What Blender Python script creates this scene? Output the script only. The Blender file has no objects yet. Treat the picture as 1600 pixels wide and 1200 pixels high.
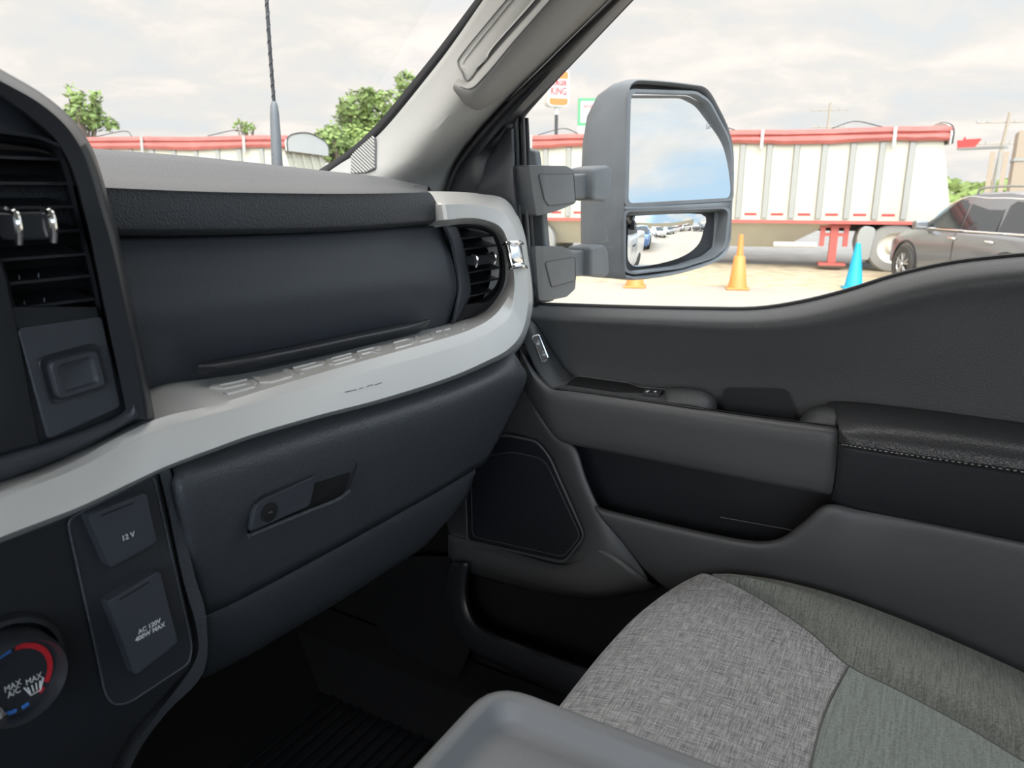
import bpy, bmesh, math, random
from mathutils import Vector as V, Matrix
from mathutils import noise as mnoise
random.seed(7)
SC = bpy.context.scene
COL = SC.collection
H = 1.72            # eye height above the lot; everything below is laid out from the eye and lifted by H at the end

# ------------------------------------------------------------------ camera, sky, exposure
PITCH = math.atan(302/1150); AZ = math.radians(60)
cam_d = bpy.data.cameras.new('camera'); cam = bpy.data.objects.new('camera', cam_d); COL.objects.link(cam)
cam_d.sensor_width = 36; cam_d.lens = 36*1150/1600
cam_d.clip_start = 0.01; cam_d.clip_end = 2000
cam.location = (0, 0, H)
cam.rotation_euler = (math.pi/2-PITCH, 0, -AZ)
cam_d.dof.use_dof = True; cam_d.dof.focus_distance = 0.95; cam_d.dof.aperture_fstop = 11
SC.camera = cam
SC.view_settings.view_transform = 'Standard'; SC.view_settings.look = 'None'
SC.view_settings.gamma = 1; SC.view_settings.use_curve_mapping = False
SC.view_settings.exposure = 0.15

def make_world():
    w = bpy.data.worlds.new('overcast_sky'); SC.world = w; w.use_nodes = True
    n, l = w.node_tree.nodes, w.node_tree.links
    n.clear()
    out = n.new('ShaderNodeOutputWorld'); bg = n.new('ShaderNodeBackground')
    tc = n.new('ShaderNodeTexCoord'); sep = n.new('ShaderNodeSeparateXYZ')
    l.new(tc.outputs['Generated'], sep.inputs[0])
    # project the direction on a cloud layer: xy / (z + k)
    add = n.new('ShaderNodeMath'); add.operation = 'ADD'; add.inputs[1].default_value = 0.22
    ab = n.new('ShaderNodeMath'); ab.operation = 'ABSOLUTE'; l.new(sep.outputs[2], ab.inputs[0]); l.new(ab.outputs[0], add.inputs[0])
    dv = n.new('ShaderNodeVectorMath'); dv.operation = 'DIVIDE'
    cmb = n.new('ShaderNodeCombineXYZ')
    for i in range(3): l.new(add.outputs[0], cmb.inputs[i])
    l.new(tc.outputs['Generated'], dv.inputs[0]); l.new(cmb.outputs[0], dv.inputs[1])
    n1 = n.new('ShaderNodeTexNoise'); n1.inputs['Scale'].default_value = 2.4; n1.inputs['Detail'].default_value = 8; n1.inputs['Roughness'].default_value = .58; n1.inputs['Distortion'].default_value=.4
    l.new(dv.outputs[0], n1.inputs['Vector'])
    r1 = n.new('ShaderNodeValToRGB'); e = r1.color_ramp.elements
    e[0].position = .36; e[0].color = (.72, .735, .745, 1); e[1].position = .64; e[1].color = (.93, .865, .81, 1)
    m = e.new(.50); m.color = (.80, .765, .735, 1)
    l.new(n1.outputs['Fac'], r1.inputs[0])
    # blue gaps toward the rear of the vehicle (seen in the mirror)
    mr = n.new('ShaderNodeMapRange'); mr.inputs['From Min'].default_value = .1; mr.inputs['From Max'].default_value = .6
    neg = n.new('ShaderNodeMath'); neg.operation = 'MULTIPLY'; neg.inputs[1].default_value = -1; l.new(sep.outputs[1], neg.inputs[0]); l.new(neg.outputs[0], mr.inputs['Value'])
    n2 = n.new('ShaderNodeTexNoise'); n2.inputs['Scale'].default_value = 1.5; n2.inputs['Detail'].default_value = 5
    l.new(dv.outputs[0], n2.inputs['Vector'])
    r2 = n.new('ShaderNodeValToRGB'); r2.color_ramp.elements[0].position = .46; r2.color_ramp.elements[0].color = (1,1,1,1); r2.color_ramp.elements[1].position = .62; r2.color_ramp.elements[1].color = (0.1,0.1,0.1,1)
    l.new(n2.outputs['Fac'], r2.inputs[0])
    mu = n.new('ShaderNodeMath'); mu.operation = 'MULTIPLY'; l.new(mr.outputs[0], mu.inputs[0]); l.new(r2.outputs[0], mu.inputs[1])
    mix = n.new('ShaderNodeMixRGB'); mix.inputs[2].default_value = (.50, .68, .85, 1)
    l.new(mu.outputs[0], mix.inputs[0]); l.new(r1.outputs[0], mix.inputs[1])
    # brighter towards the zenith, as overcast skies are
    g = n.new('ShaderNodeMapRange'); g.inputs['From Min'].default_value = 0.25; g.inputs['From Max'].default_value = .95; g.inputs['To Min'].default_value = 1; g.inputs['To Max'].default_value = SKY_TOP
    l.new(sep.outputs[2], g.inputs['Value'])
    vm = n.new('ShaderNodeVectorMath'); vm.operation = 'SCALE'; l.new(mix.outputs[0], vm.inputs[0]); l.new(g.outputs[0], vm.inputs['Scale'])
    # added bright patch of sky, low behind the driver's side, to light the cab
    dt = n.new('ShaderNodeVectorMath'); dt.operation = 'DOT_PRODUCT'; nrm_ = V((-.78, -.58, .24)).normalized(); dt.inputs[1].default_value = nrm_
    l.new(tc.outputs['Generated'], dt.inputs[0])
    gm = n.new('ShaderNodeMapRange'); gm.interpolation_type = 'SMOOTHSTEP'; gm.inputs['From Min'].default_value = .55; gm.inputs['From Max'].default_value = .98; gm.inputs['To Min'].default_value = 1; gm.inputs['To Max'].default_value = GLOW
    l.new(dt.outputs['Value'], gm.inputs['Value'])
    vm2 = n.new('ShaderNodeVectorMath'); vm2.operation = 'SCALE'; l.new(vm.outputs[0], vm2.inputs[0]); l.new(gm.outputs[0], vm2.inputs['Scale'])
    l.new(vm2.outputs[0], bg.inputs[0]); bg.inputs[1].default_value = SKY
    l.new(bg.outputs[0], out.inputs[0])
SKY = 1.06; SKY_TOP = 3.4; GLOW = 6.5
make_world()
sd = bpy.data.lights.new('sun', 'SUN'); sd.energy = .5; sd.angle = math.radians(35); sd.color = (1, .95, .88)
so = bpy.data.objects.new('sun', sd); COL.objects.link(so); so.rotation_euler = V((.70, .52, -.62)).to_track_quat('-Z', 'Y').to_euler()
so.location = (0, 0, 20)

# ------------------------------------------------------------------ helpers
f_ = 1150.0; cp, sp = math.cos(PITCH), math.sin(PITCH)
def ray(px, py):
    dx = px-800; dy = 600-py
    fh = f_*cp+dy*sp
    return V((fh*math.sin(AZ)+dx*math.cos(AZ), fh*math.cos(AZ)-dx*math.sin(AZ), -f_*sp+dy*cp))
def onx(px, py, x): r = ray(px, py); return r*(x/r.x)
def ony(px, py, y): r = ray(px, py); return r*(y/r.y)
def onz(px, py, z): r = ray(px, py); return r*(z/r.z)
def onp(px, py, p0, nn):
    r = ray(px, py); nn = V(nn); return r*(V(p0).dot(nn)/r.dot(nn))
def rowx(pts, x=None): return [onx(p[0], p[1], p[2] if len(p) > 2 else x) for p in pts]
def rowy(pts, y=None): return [ony(p[0], p[1], p[2] if len(p) > 2 else y) for p in pts]
def rowz(pts, z=None): return [onz(p[0], p[1], p[2] if len(p) > 2 else z) for p in pts]

def cr(p, k=6, closed=False):
    """Catmull-Rom through the control points (vectors)"""
    n = len(p); out = []
    for i in range(n if closed else n-1):
        if closed: a, b, c, d = p[(i-1) % n], p[i], p[(i+1) % n], p[(i+2) % n]
        else:
            b, c = p[i], p[i+1]
            a = p[i-1] if i else b*2-c
            d = p[i+2] if i+2 < n else c*2-b
        for j in range(k):
            t = j/k
            out.append(.5*((2*b)+(c-a)*t+(2*a-5*b+4*c-d)*t*t+(3*b-a-3*c+d)*t**3))
    if not closed: out.append(p[-1].copy())
    return out
def rnd(p, r, k=5):
    """round the corners of a closed polygon by radius-like distance r"""
    out = []; n = len(p)
    rr = r if isinstance(r, (list, tuple)) else [r]*n
    for i in range(n):
        a, b, c = p[i-1], p[i], p[(i+1) % n]
        d1 = min(rr[i], (a-b).length*.48); d2 = min(rr[i], (c-b).length*.48)
        if rr[i] <= 0: out.append(b.copy()); continue
        s = b+(a-b).normalized()*d1; e = b+(c-b).normalized()*d2
        for j in range(k+1):
            t = j/k; out.append(s*(1-t)**2+b*2*t*(1-t)+e*t*t)
    return out
def rndo(p, r, k=5):
    out = [p[0].copy()]
    for i in range(1, len(p)-1):
        a, b, c = p[i-1], p[i], p[i+1]
        d1 = min(r, (a-b).length*.48); d2 = min(r, (c-b).length*.48)
        s = b+(a-b).normalized()*d1; e = b+(c-b).normalized()*d2
        for j in range(k+1):
            t = j/k; out.append(s*(1-t)**2+b*2*t*(1-t)+e*t*t)
    out.append(p[-1].copy()); return out

class MB:
    def __init__(s): s.v = []; s.f = []; s.m = []
    def add(s, vs, fs, mi=0):
        o = len(s.v); s.v += [V(x) for x in vs]
        for f in fs: s.f.append(tuple(i+o for i in f)); s.m.append(mi)
        return s
    def grid(s, rows, mi=0, closeu=False, closev=False):
        nr = len(rows); nc = len(rows[0]); vs = [p for r in rows for p in r]; fs = []
        for i in range(nr if closev else nr-1):
            for j in range(nc if closeu else nc-1):
                fs.append((i*nc+j, i*nc+(j+1) % nc, ((i+1) % nr)*nc+(j+1) % nc, ((i+1) % nr)*nc+j))
        return s.add(vs, fs, mi)
    def prism(s, poly, d, mi=0):
        d = V(d); n = len(poly)
        vs = list(poly)+[p+d for p in poly]
        fs = [tuple(range(n)), tuple(range(2*n-1, n-1, -1))]
        fs += [(i, (i+1) % n, n+(i+1) % n, n+i) for i in range(n)]
        return s.add(vs, fs, mi)
    def box(s, c, size, rz=0, mi=0, M=None):
        c = V(c); a, b, d = [x/2 for x in size]
        R = Matrix.Rotation(rz, 3, 'Z') if M is None else M
        vs = [c+R@V((x*a, y*b, z*d)) for x in (-1, 1) for y in (-1, 1) for z in (-1, 1)]
        return s.add(vs, [(0,1,3,2),(4,6,7,5),(0,4,5,1),(2,3,7,6),(0,2,6,4),(1,5,7,3)], mi)
    def tube(s, path, r, k=8, mi=0, closed=False, cap=True):
        n = len(path); rings = []; prev = None
        for i, p in enumerate(path):
            if closed: t = path[(i+1) % n]-path[i-1]
            else: t = path[min(i+1, n-1)]-path[max(i-1, 0)]
            t.normalize()
            if prev is None:
                up = V((0,0,1)) if abs(t.z) < .9 else V((1,0,0))
                u = t.cross(up).normalized()
            else: u = (prev-t*prev.dot(t)).normalized()
            prev = u; w = t.cross(u)
            ri = r[i] if isinstance(r, (list, tuple)) else r
            rings.append([p+(u*math.cos(2*math.pi*j/k)+w*math.sin(2*math.pi*j/k))*ri for j in range(k)])
        s.grid(rings, mi, closeu=True, closev=closed)
        if cap and not closed:
            s.add(rings[0], [tuple(range(k))], mi); s.add(rings[-1], [tuple(range(k-1, -1, -1))], mi)
        return s
    def lathe(s, prof, c, ax=(0,0,1), k=32, mi=0):
        c = V(c); ax = V(ax).normalized(); up = V((0,0,1)) if abs(ax.z) < .9 else V((1,0,0))
        u = ax.cross(up).normalized(); w = ax.cross(u)
        rings = [[c+ax*h+(u*math.cos(2*math.pi*j/k)+w*math.sin(2*math.pi*j/k))*max(r, 1e-4) for j in range(k)] for r, h in prof]
        return s.grid(rings, mi, closeu=True)
    def ribbon(s, pts, w, nrm, mi=0, d=None):
        """flat strip of width w along pts, lying in the plane with normal nrm (d = extrude depth)"""
        nrm = V(nrm).normalized(); L = []; R = []; n = len(pts)
        for i in range(n):
            t1 = (pts[i]-pts[i-1]).normalized() if i else None
            t2 = (pts[i+1]-pts[i]).normalized() if i < n-1 else None
            t = ((t1 or t2)+(t2 or t1)).normalized()
            sd_ = nrm.cross(t).normalized()
            k = 1/max(.45, (sd_.dot(nrm.cross(t2 or t1))))
            L.append(pts[i]+sd_*w/2*k); R.append(pts[i]-sd_*w/2*k)
        if d:
            for i in range(n-1): s.prism([L[i], R[i], R[i+1], L[i+1]], nrm*d, mi)
        else: s.grid([L, R], mi)
        return s

def text_mesh(body, size, org, xd, yd, extr=.0004, align='CENTER', sx=1, space=1.0, offset=0, lines=1.0):
    cu = bpy.data.curves.new('txt', 'FONT'); cu.body = body; cu.size = size; cu.extrude = extr
    cu.align_x = align; cu.align_y = 'CENTER'; cu.space_character = space; cu.offset = offset; cu.space_line = lines; cu.resolution_u = 3
    o = bpy.data.objects.new('txt', cu); COL.objects.link(o)
    dg = bpy.context.evaluated_depsgraph_get()
    me = bpy.data.meshes.new_from_object(o.evaluated_get(dg))
    bpy.data.objects.remove(o); bpy.data.curves.remove(cu)
    xd = V(xd).normalized(); yd = V(yd).normalized(); zd = xd.cross(yd)
    org = V(org); mb = MB()
    vs = [org+xd*v.co.x*sx+yd*v.co.y+zd*v.co.z for v in me.vertices]
    mb.add(vs, [tuple(p.vertices) for p in me.polygons])
    bpy.data.meshes.remove(me); return mb

# ------------------------------------------------------------------ objects
ROOTS = []
def mkobj(name, mb, mat, parent=None, label=None, face=None, solid=0, bevel=0, sub=0, ang=35, bseg=3, kind=None, merge=True, flat=False):
    me = bpy.data.meshes.new(name)
    me.from_pydata([tuple(x) for x in mb.v], [], mb.f)
    mats = mat if isinstance(mat, (list, tuple)) else [mat]
    for m in mats: me.materials.append(m)
    me.polygons.foreach_set('material_index', mb.m)
    bm = bmesh.new(); bm.from_mesh(me)
    if merge: bmesh.ops.remove_doubles(bm, verts=bm.verts, dist=1e-5)
    bmesh.ops.dissolve_degenerate(bm, edges=bm.edges, dist=1e-6)
    bmesh.ops.recalc_face_normals(bm, faces=bm.faces)
    if face:                                   # open surfaces: normals towards the cabin
        s = sum(f.normal.dot(V(face)-f.calc_center_median())*f.calc_area() for f in bm.faces)
        if s < 0: bmesh.ops.reverse_faces(bm, faces=bm.faces)
    bm.to_mesh(me); bm.free()
    if not flat:
        me.polygons.foreach_set('use_smooth', [True]*len(me.polygons)); me.set_sharp_from_angle(angle=math.radians(ang))
    me.update()
    o = bpy.data.objects.new(name, me); COL.objects.link(o)
    if parent is not None: o.parent = parent
    if label: o['label'] = label
    if kind: o['kind'] = kind
    if sub:
        m = o.modifiers.new('sub', 'SUBSURF'); m.levels = sub; m.render_levels = sub
    if solid:
        m = o.modifiers.new('solid', 'SOLIDIFY'); m.thickness = solid; m.offset = -1
    if bevel:
        m = o.modifiers.new('bevel', 'BEVEL'); m.width = bevel; m.segments = bseg; m.limit_method = 'ANGLE'; m.angle_limit = math.radians(30); m.harden_normals = True
    return o
def tag(o, label, cat, group=None):
    o['label'] = label; o['category'] = cat
    if group: o['group'] = group
    return o
def thing(name, label, cat, group=None):
    o = bpy.data.objects.new(name, None); COL.objects.link(o); o.empty_display_size = .05
    return tag(o, label, cat, group)
def solo(name, mb, mat, label, cat, group=None, **k):
    return tag(mkobj(name, mb, mat, **k), label, cat, group)
def struct(name, mb, mat, parent=None, **k):
    return mkobj(name, mb, mat, parent, kind='structure' if parent is None else None, **k)
def loft(rows, k=5, kv=1, closed=False, mi=0, pre=None, post=None):
    R = [cr(r, k, closed) for r in rows] if k > 1 else rows
    if pre is not None: R = [[V((pre, r[0].y, r[0].z))]+r for r in R]      # carried on straight out of view
    if post is not None: R = [r+[V((r[-1].x, post, r[-1].z))] for r in R]
    if kv > 1:
        C = [cr([r[j] for r in R], kv) for j in range(len(R[0]))]
        R = [[c[i] for c in C] for i in range(len(C[0]))]
    return MB().grid(R, mi, closeu=closed)
EYE = (0, 0, 0)

# ------------------------------------------------------------------ materials
MATS = {}
def mat(name, col, rough=.5, metal=0, bump=0, bscale=900, spec=.5, var=0, vscale=20, coat=0, kind='grain', sheen=0):
    m = bpy.data.materials.new(name); m.use_nodes = True; n, l = m.node_tree.nodes, m.node_tree.links
    b = n['Principled BSDF']; b.inputs['Base Color'].default_value = (*col, 1); b.inputs['Roughness'].default_value = rough; b.inputs['Metallic'].default_value = metal
    b.inputs['Specular IOR Level'].default_value = spec
    b.inputs['Coat Weight'].default_value = coat; b.inputs['Coat Roughness'].default_value = .08
    b.inputs['Sheen Weight'].default_value = sheen
    tc = n.new('ShaderNodeTexCoord')
    if bump:
        if kind == 'grain':
            t = n.new('ShaderNodeTexVoronoi'); t.feature = 'SMOOTH_F1'; t.inputs['Scale'].default_value = bscale; h = t.outputs['Distance']
        else:
            t = n.new('ShaderNodeTexNoise'); t.inputs['Scale'].default_value = bscale; t.inputs['Detail'].default_value = 3; h = t.outputs['Fac']
        l.new(tc.outputs['Object'], t.inputs['Vector'])
        bp = n.new('ShaderNodeBump'); bp.inputs['Strength'].default_value = bump; bp.inputs['Distance'].default_value = .0008 if kind == 'grain' else .001
        l.new(h, bp.inputs['Height']); l.new(bp.outputs[0], b.inputs['Normal'])
    if var:
        t = n.new('ShaderNodeTexNoise'); t.inputs['Scale'].default_value = vscale; t.inputs['Detail'].default_value = 6
        l.new(tc.outputs['Object'], t.inputs['Vector'])
        r = n.new('ShaderNodeValToRGB'); e = r.color_ramp.elements; e[0].position = .3; e[1].position = .7
        e[0].color = (*[c*(1-var) for c in col], 1); e[1].color = (*[min(1, c*(1+var)) for c in col], 1)
        l.new(t.outputs['Fac'], r.inputs[0]); l.new(r.outputs[0], b.inputs['Base Color'])
    MATS[name] = m; return m
def glass_mat(name, tint=(.97, .98, .97), ior=1.5, base=.0):
    m = bpy.data.materials.new(name); m.use_nodes = True; n, l = m.node_tree.nodes, m.node_tree.links; n.clear()
    o = n.new('ShaderNodeOutputMaterial'); t = n.new('ShaderNodeBsdfTransparent'); t.inputs[0].default_value = (*tint, 1)
    g = n.new('ShaderNodeBsdfGlossy'); g.inputs['Roughness'].default_value = .02
    fr = n.new('ShaderNodeFresnel'); fr.inputs[0].default_value = ior
    mx = n.new('ShaderNodeMixShader'); l.new(fr.outputs[0], mx.inputs[0]); l.new(t.outputs[0], mx.inputs[1]); l.new(g.outputs[0], mx.inputs[2]); l.new(mx.outputs[0], o.inputs[0])
    return m
def weave_mat(name, c1, c2, s1, s2, bump=.6, vertical=1.0):
    """woven cloth: fine warp and weft threads with uneven slubs; object coords, x across, y along the seat"""
    m = bpy.data.materials.new(name); m.use_nodes = True; n, l = m.node_tree.nodes, m.node_tree.links
    b = n['Principled BSDF']; b.inputs['Roughness'].default_value = .9; b.inputs['Specular IOR Level'].default_value = .15; b.inputs['Sheen Weight'].default_value = .15
    tc = n.new('ShaderNodeTexCoord')
    def stretched(sx, sy, det=3):
        mp = n.new('ShaderNodeMapping'); mp.inputs['Scale'].default_value = (sx, sy, 40); l.new(tc.outputs['Object'], mp.inputs[0])
        t = n.new('ShaderNodeTexNoise'); t.inputs['Scale'].default_value = 1; t.inputs['Detail'].default_value = det; l.new(mp.outputs[0], t.inputs['Vector']); return t.outputs['Fac']
    a = stretched(s1, s1*.045*vertical); c = stretched(s2*.05, s2)
    fine = n.new('ShaderNodeTexNoise'); fine.inputs['Scale'].default_value = 1500; l.new(tc.outputs['Object'], fine.inputs['Vector'])
    ad = n.new('ShaderNodeMath'); ad.operation = 'ADD'; l.new(a, ad.inputs[0]); l.new(c, ad.inputs[1])
    ad2 = n.new('ShaderNodeMath'); ad2.operation = 'MULTIPLY_ADD'; l.new(fine.outputs['Fac'], ad2.inputs[0]); ad2.inputs[1].default_value = .5; l.new(ad.outputs[0], ad2.inputs[2])
    r = n.new('ShaderNodeValToRGB'); e = r.color_ramp.elements; e[0].position = .40; e[0].color = (*c1, 1); e[1].position = .60; e[1].color = (*c2, 1)
    hf = n.new('ShaderNodeMath'); hf.operation = 'MULTIPLY'; hf.inputs[1].default_value = .4; l.new(ad2.outputs[0], hf.inputs[0])
    l.new(hf.outputs[0], r.inputs[0]); l.new(r.outputs[0], b.inputs['Base Color'])
    bp = n.new('ShaderNodeBump'); bp.inputs['Strength'].default_value = bump; bp.inputs['Distance'].default_value = .001; l.new(hf.outputs[0], bp.inputs['Height']); l.new(bp.outputs[0], b.inputs['Normal'])
    return m
def emit_free(name, col, rough=.6): return mat(name, col, rough)

M_dash = mat('dash_soft_plastic', (.066, .070, .079), .44, bump=.9, bscale=620)
M_dashd = mat('dash_door_plastic', (.056, .061, .073), .40, bump=.45, bscale=1300)
M_blk = mat('black_plastic', (.015, .0165, .020), .42, bump=.15, bscale=1500)
M_blks = mat('smooth_black_plastic', (.03, .032, .038), .3)
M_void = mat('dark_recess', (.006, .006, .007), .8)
M_silver = mat('satin_silver_trim', (.66, .65, .63), .40, metal=.2, bump=.12, bscale=2500, kind='n')
M_chrome = mat('chrome', (.85, .85, .86), .12, metal=1)
M_pillar = mat('pillar_cloth_plastic', (.43, .425, .40), .75, bump=.25, bscale=1400, kind='n')
M_door = mat('door_plastic', (.072, .074, .077), .5, bump=.4, bscale=800)
M_doorl = mat('door_trim_plastic', (.085, .085, .088), .42, bump=.2, bscale=1500)
M_leather = mat('armrest_leather', (.035, .036, .039), .36, bump=.8, bscale=520)
M_leather2 = mat('armrest_side', (.025, .027, .032), .5, bump=.3, bscale=700)
M_rub = mat('rubber_seal', (.02, .02, .022), .45)
M_rub2 = mat('grey_seal', (.13, .13, .13), .5)
M_thread = mat('grey_thread', (.28, .27, .26), .8)
M_mirh = mat('mirror_housing_plastic', (.12, .125, .13), .5, bump=.3, bscale=900, var=.12, vscale=14)
M_mir = mat('mirror_glass', (.93, .96, .97), .0, metal=1)
M_white = mat('white_truck_paint', (.72, .73, .74), .3, coat=.6)
M_head = mat('headliner', (.55, .54, .51), .9)
M_carpet = mat('black_carpet', (.006, .0065, .008), .95, bump=.6, bscale=600, kind='n')
M_mat = mat('rubber_mat', (.010, .012, .015), .5)
M_lid = mat('console_plastic', (.20, .205, .215), .5, bump=.2, bscale=900)
M_text = mat('white_print', (.75, .75, .75), .6)
M_weave = weave_mat('woven_seat_cloth', (.17, .17, .175), (.66, .65, .655), 1150, 1000)
M_bol = weave_mat('bolster_cloth', (.15, .16, .145), (.31, .32, .29), 700, 700, .4, 12)
M_ins = weave_mat('insert_cloth', (.24, .27, .25), (.39, .43, .40), 500, 500, .3, 12)
M_glass = glass_mat('window_glass', ior=1.25)
M_red = mat('dial_red', (.60, .02, .03), .5)
M_blue = mat('dial_blue', (.05, .2, .6), .5)

# ================================================================== CAB SHELL
def cab_shell():
    struct('ceiling', MB().box((.0-.03, -.70, .40), (2.0, 2.38, .03)), M_head)
    struct('floor', MB().box((-.03, -.35, -1.02), (2.06, 3.0, .04)), M_carpet)
    # firewall with the toe board
    m = MB(); m.box((-.03, 1.16, -.58), (2.04, .03, .86)); m.prism([V((-1.0, 1.14, -.62)), V((-1.0, 1.14, -.99)), V((-1.0, .98, -.99))], (2.0, 0, 0))
    struct('wall_front', m, M_carpet)
    # left side and rear wall, with their window openings
    m = MB(); m.box((-1.05, -.55, -.60), (.06, 3.1, .86)); m.box((-1.0, -.66, .1), (.07, .09, .56)); m.box((-1.0, -1.95, .1), (.07, .3, .56)); m.box((-.95, -.75, .36), (.1, 2.3, .08))
    struct('wall_left', m, M_blk)
    m = MB(); m.box((-.03, -2.07, -.55), (2.0, .05, 1.0)); m.box((-.03, -2.07, .35), (2.0, .05, .1)); m.box((-.9, -2.07, .1), (.25, .05, .5)); m.box((.84, -2.07, .1), (.25, .05, .5))
    struct('wall_rear', m, M_pillar)
    # passenger side behind the front door
    m = MB(); m.box((1.0, -.66, .1), (.09, .1, .56)); m.box((1.04, -1.34, -.6), (.07, 1.52, .86)); m.box((1.0, -1.95, .1), (.07, .3, .56)); m.box((.95, -.73, .36), (.1, 2.36, .08)); m.box((1.06, .93, -.55), (.04, .5, .86))
    struct('wall_right', m, M_blk)
cab_shell()

# windshield
wz = [V((-1.0, 1.30, -.03)), V((1.02, 1.30, -.03)), V((.86, .40, .38)), V((-.9, .40, .38))]
ws = thing('windshield', 'clear sloping windshield glass above the dashboard', 'windshield')
c0 = [V((-1.02, 1.10, -.03)), V((-.6, 1.27, -.03)), V((0, 1.33, -.03)), V((.6, 1.27, -.03)), V((1.0, 1.02, -.03))]
c1 = [V((-.95, .46, .38)), V((-.5, .50, .39)), V((0, .51, .39)), V((.45, .50, .39)), V((.82, .44, .38))]
mkobj('glass_pane', loft([c0, c1], 6), M_glass, ws, face=EYE)
# frit band along the pillar
wl = [(484, 272, 1.0), (497, 266, .985), (545, 234, .972), (590, 192, .955), (660, 107, .918), (700, 56, .897), (742, 0, .875), (800, -75, .85), (858, -185, .832)]
fr = [(p[0]+14, p[1]+8, p[2]) for p in wl]
mkobj('black_border', loft([rowx(wl), rowx(fr)], 5), M_rub, ws, face=EYE, solid=.006, label='black border of the glass along the pillar')
mk = MB()
random.seed(3)
for (x0, y0, w) in [(417, 240, 10), (428, 246, 5), (444, 239, 14), (447, 245, 17), (460, 251, 4), (422, 259, 5), (447, 261, 3), (455, 262, 4)]:
    for k in range(w):
        if random.random() < .7:
            mk.add([onp(x0+k+a, y0+b+random.random()*1.2, (.75, 1.05, .06), (.25, .9, .42)) for a, b in ((0, 0), (.55, 0), (.55, 1.2), (0, 1.2))], [(0, 1, 2, 3)])
mkobj('etched_marks', mk, M_rub2, ws, label='tiny grey etched lettering', flat=True, merge=False)

# ================================================================== A PILLAR
pil = thing('pillar_trim', 'light grey cloth-textured A-pillar trim between windshield and door frame', 'pillar trim')
PL = [(470, 300, 1.0), (511, 268, .985), (557, 240, .97), (602, 200, .955), (672, 115, .915), (712, 62, .895), (755, 0, .872), (815, -80, .85), (872, -190, .83)]
PC = [(560, 320, .93), (590, 285, .925), (640, 250, .915), (680, 205, .90), (735, 140, .885), (785, 82, .87), (850, 0, .85), (915, -85, .83), (985, -190, .815)]
PR = [(680, 330, 1.0), (694, 297, 1.0), (708, 262, 1.0), (735, 222, 1.0), (790, 160, .985), (850, 100, .97), (955, -3, .95), (1040, -90, .93), (1128, -190, .915)]
mkobj('pillar_panel', loft([rowx(PL), rowx(PC), rowx(PR)], 6, 8), M_pillar, pil, face=EYE, solid=.006)
def pilx(px, py, lift=0):
    # interpolate the pillar's x at a pixel by nearest sample of the lofted surface
    near = sorted(PSAMP, key=lambda s: (s[0]-px)**2+(s[1]-py)**2)[:8]
    ws_ = [1/((s[0]-px)**2+(s[1]-py)**2+4) for s in near]
    return sum(s[2]*w for s, w in zip(near, ws_))/sum(ws_)-lift
PSAMP = []
_R = [cr(rowx(r), 6) for r in (PL, PC, PR)]
_C = [cr([r[j] for r in _R], 12) for j in range(len(_R[0]))]
def proj(p):
    Fw = V((math.sin(AZ)*cp, math.cos(AZ)*cp, -sp)); Rt = V((math.cos(AZ), -math.sin(AZ), 0)); Up = Rt.cross(Fw)
    d = p.dot(Fw); return 800+f_*p.dot(Rt)/d, 600-f_*p.dot(Up)/d
for c in _C:
    for p in c:
        a, b = proj(p); PSAMP.append((a, b, p.x))
def prow(pts, lift): return [onx(x, y, pilx(x, y, lift)) for x, y in pts]
# recess beside the grab bar and its seam line
cap = [(722, 112), (716, 100), (724, 82), (800, -10), (880, -105), (925, -105), (880, -50), (838, 0), (775, 72), (748, 106), (734, 124), (727, 124)]
capc = prow(cap, .003)
mkobj('recess_seam', MB().tube(cr(capc, 4, True), .0011, 6, closed=True), M_rub2, pil, label='dark seam around the grab recess')
rc0 = prow([(728, 118), (724, 108), (728, 90), (800, 0), (880, -95)], .0032)
rc1 = prow([(736, 112), (742, 100), (752, 84), (812, 8), (892, -90)], -.012)
rc2 = prow([(745, 106), (760, 92), (772, 72), (836, 0), (905, -85)], .006)
mkobj('grab_recess', loft([rc0, rc1, rc2], 6, 6), M_pillar, pil, face=EYE, label='long scooped recess')
# grab bar: front lip (light) and round back
g0 = prow([(716, 122), (733, 128), (752, 106), (790, 62), (845, 0), (915, -80)], .004)
g1 = prow([(712, 128), (737, 136), (762, 113), (800, 66), (858, 0), (930, -82)], .030)
g2 = prow([(708, 138), (740, 152), (776, 122), (820, 70), (890, -8), (960, -86)], .034)
g3 = prow([(716, 150), (744, 166), (790, 134), (838, 82), (916, 0), (985, -80)], .020)
g4 = prow([(730, 168), (752, 172), (800, 140), (850, 90), (930, 4), (1000, -78)], .0)
mkobj('grab_handle', loft([g0, g1, g2, g3, g4], 6, 5), mat('handle_plastic', (.33, .325, .31), .6, bump=.25, bscale=1400, kind='n'), pil, face=EYE, label='moulded diagonal grab handle')
gs = prow([(710, 131), (735, 138.5), (761, 115), (800, 68.5), (858, 2), (930, -80)], .0315)
mkobj('handle_seam', MB().tube(cr(gs, 6), .0009, 6), M_rub2, pil)
# tweeter grille
tw = [(549, 243), (557, 235), (582, 213), (585, 214), (585, 262), (571, 269), (548, 271)]
q0, q1, q2 = prow([(549, 243), (585, 216), (583, 264)], 0)
tn = (q1-q0).cross(q2-q0).normalized(); tn = -tn if tn.dot(q0) > 0 else tn
def tp_(x, y, l): return onp(x, y, q0+tn*l, tn)
twc = rnd([tp_(x, y, .004) for x, y in tw], .004)
tg = mkobj('tweeter_grille', MB().prism(twc, -tn*.004), M_rub2, pil, label='small five-sided tweeter grille with diagonal ribs')
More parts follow.
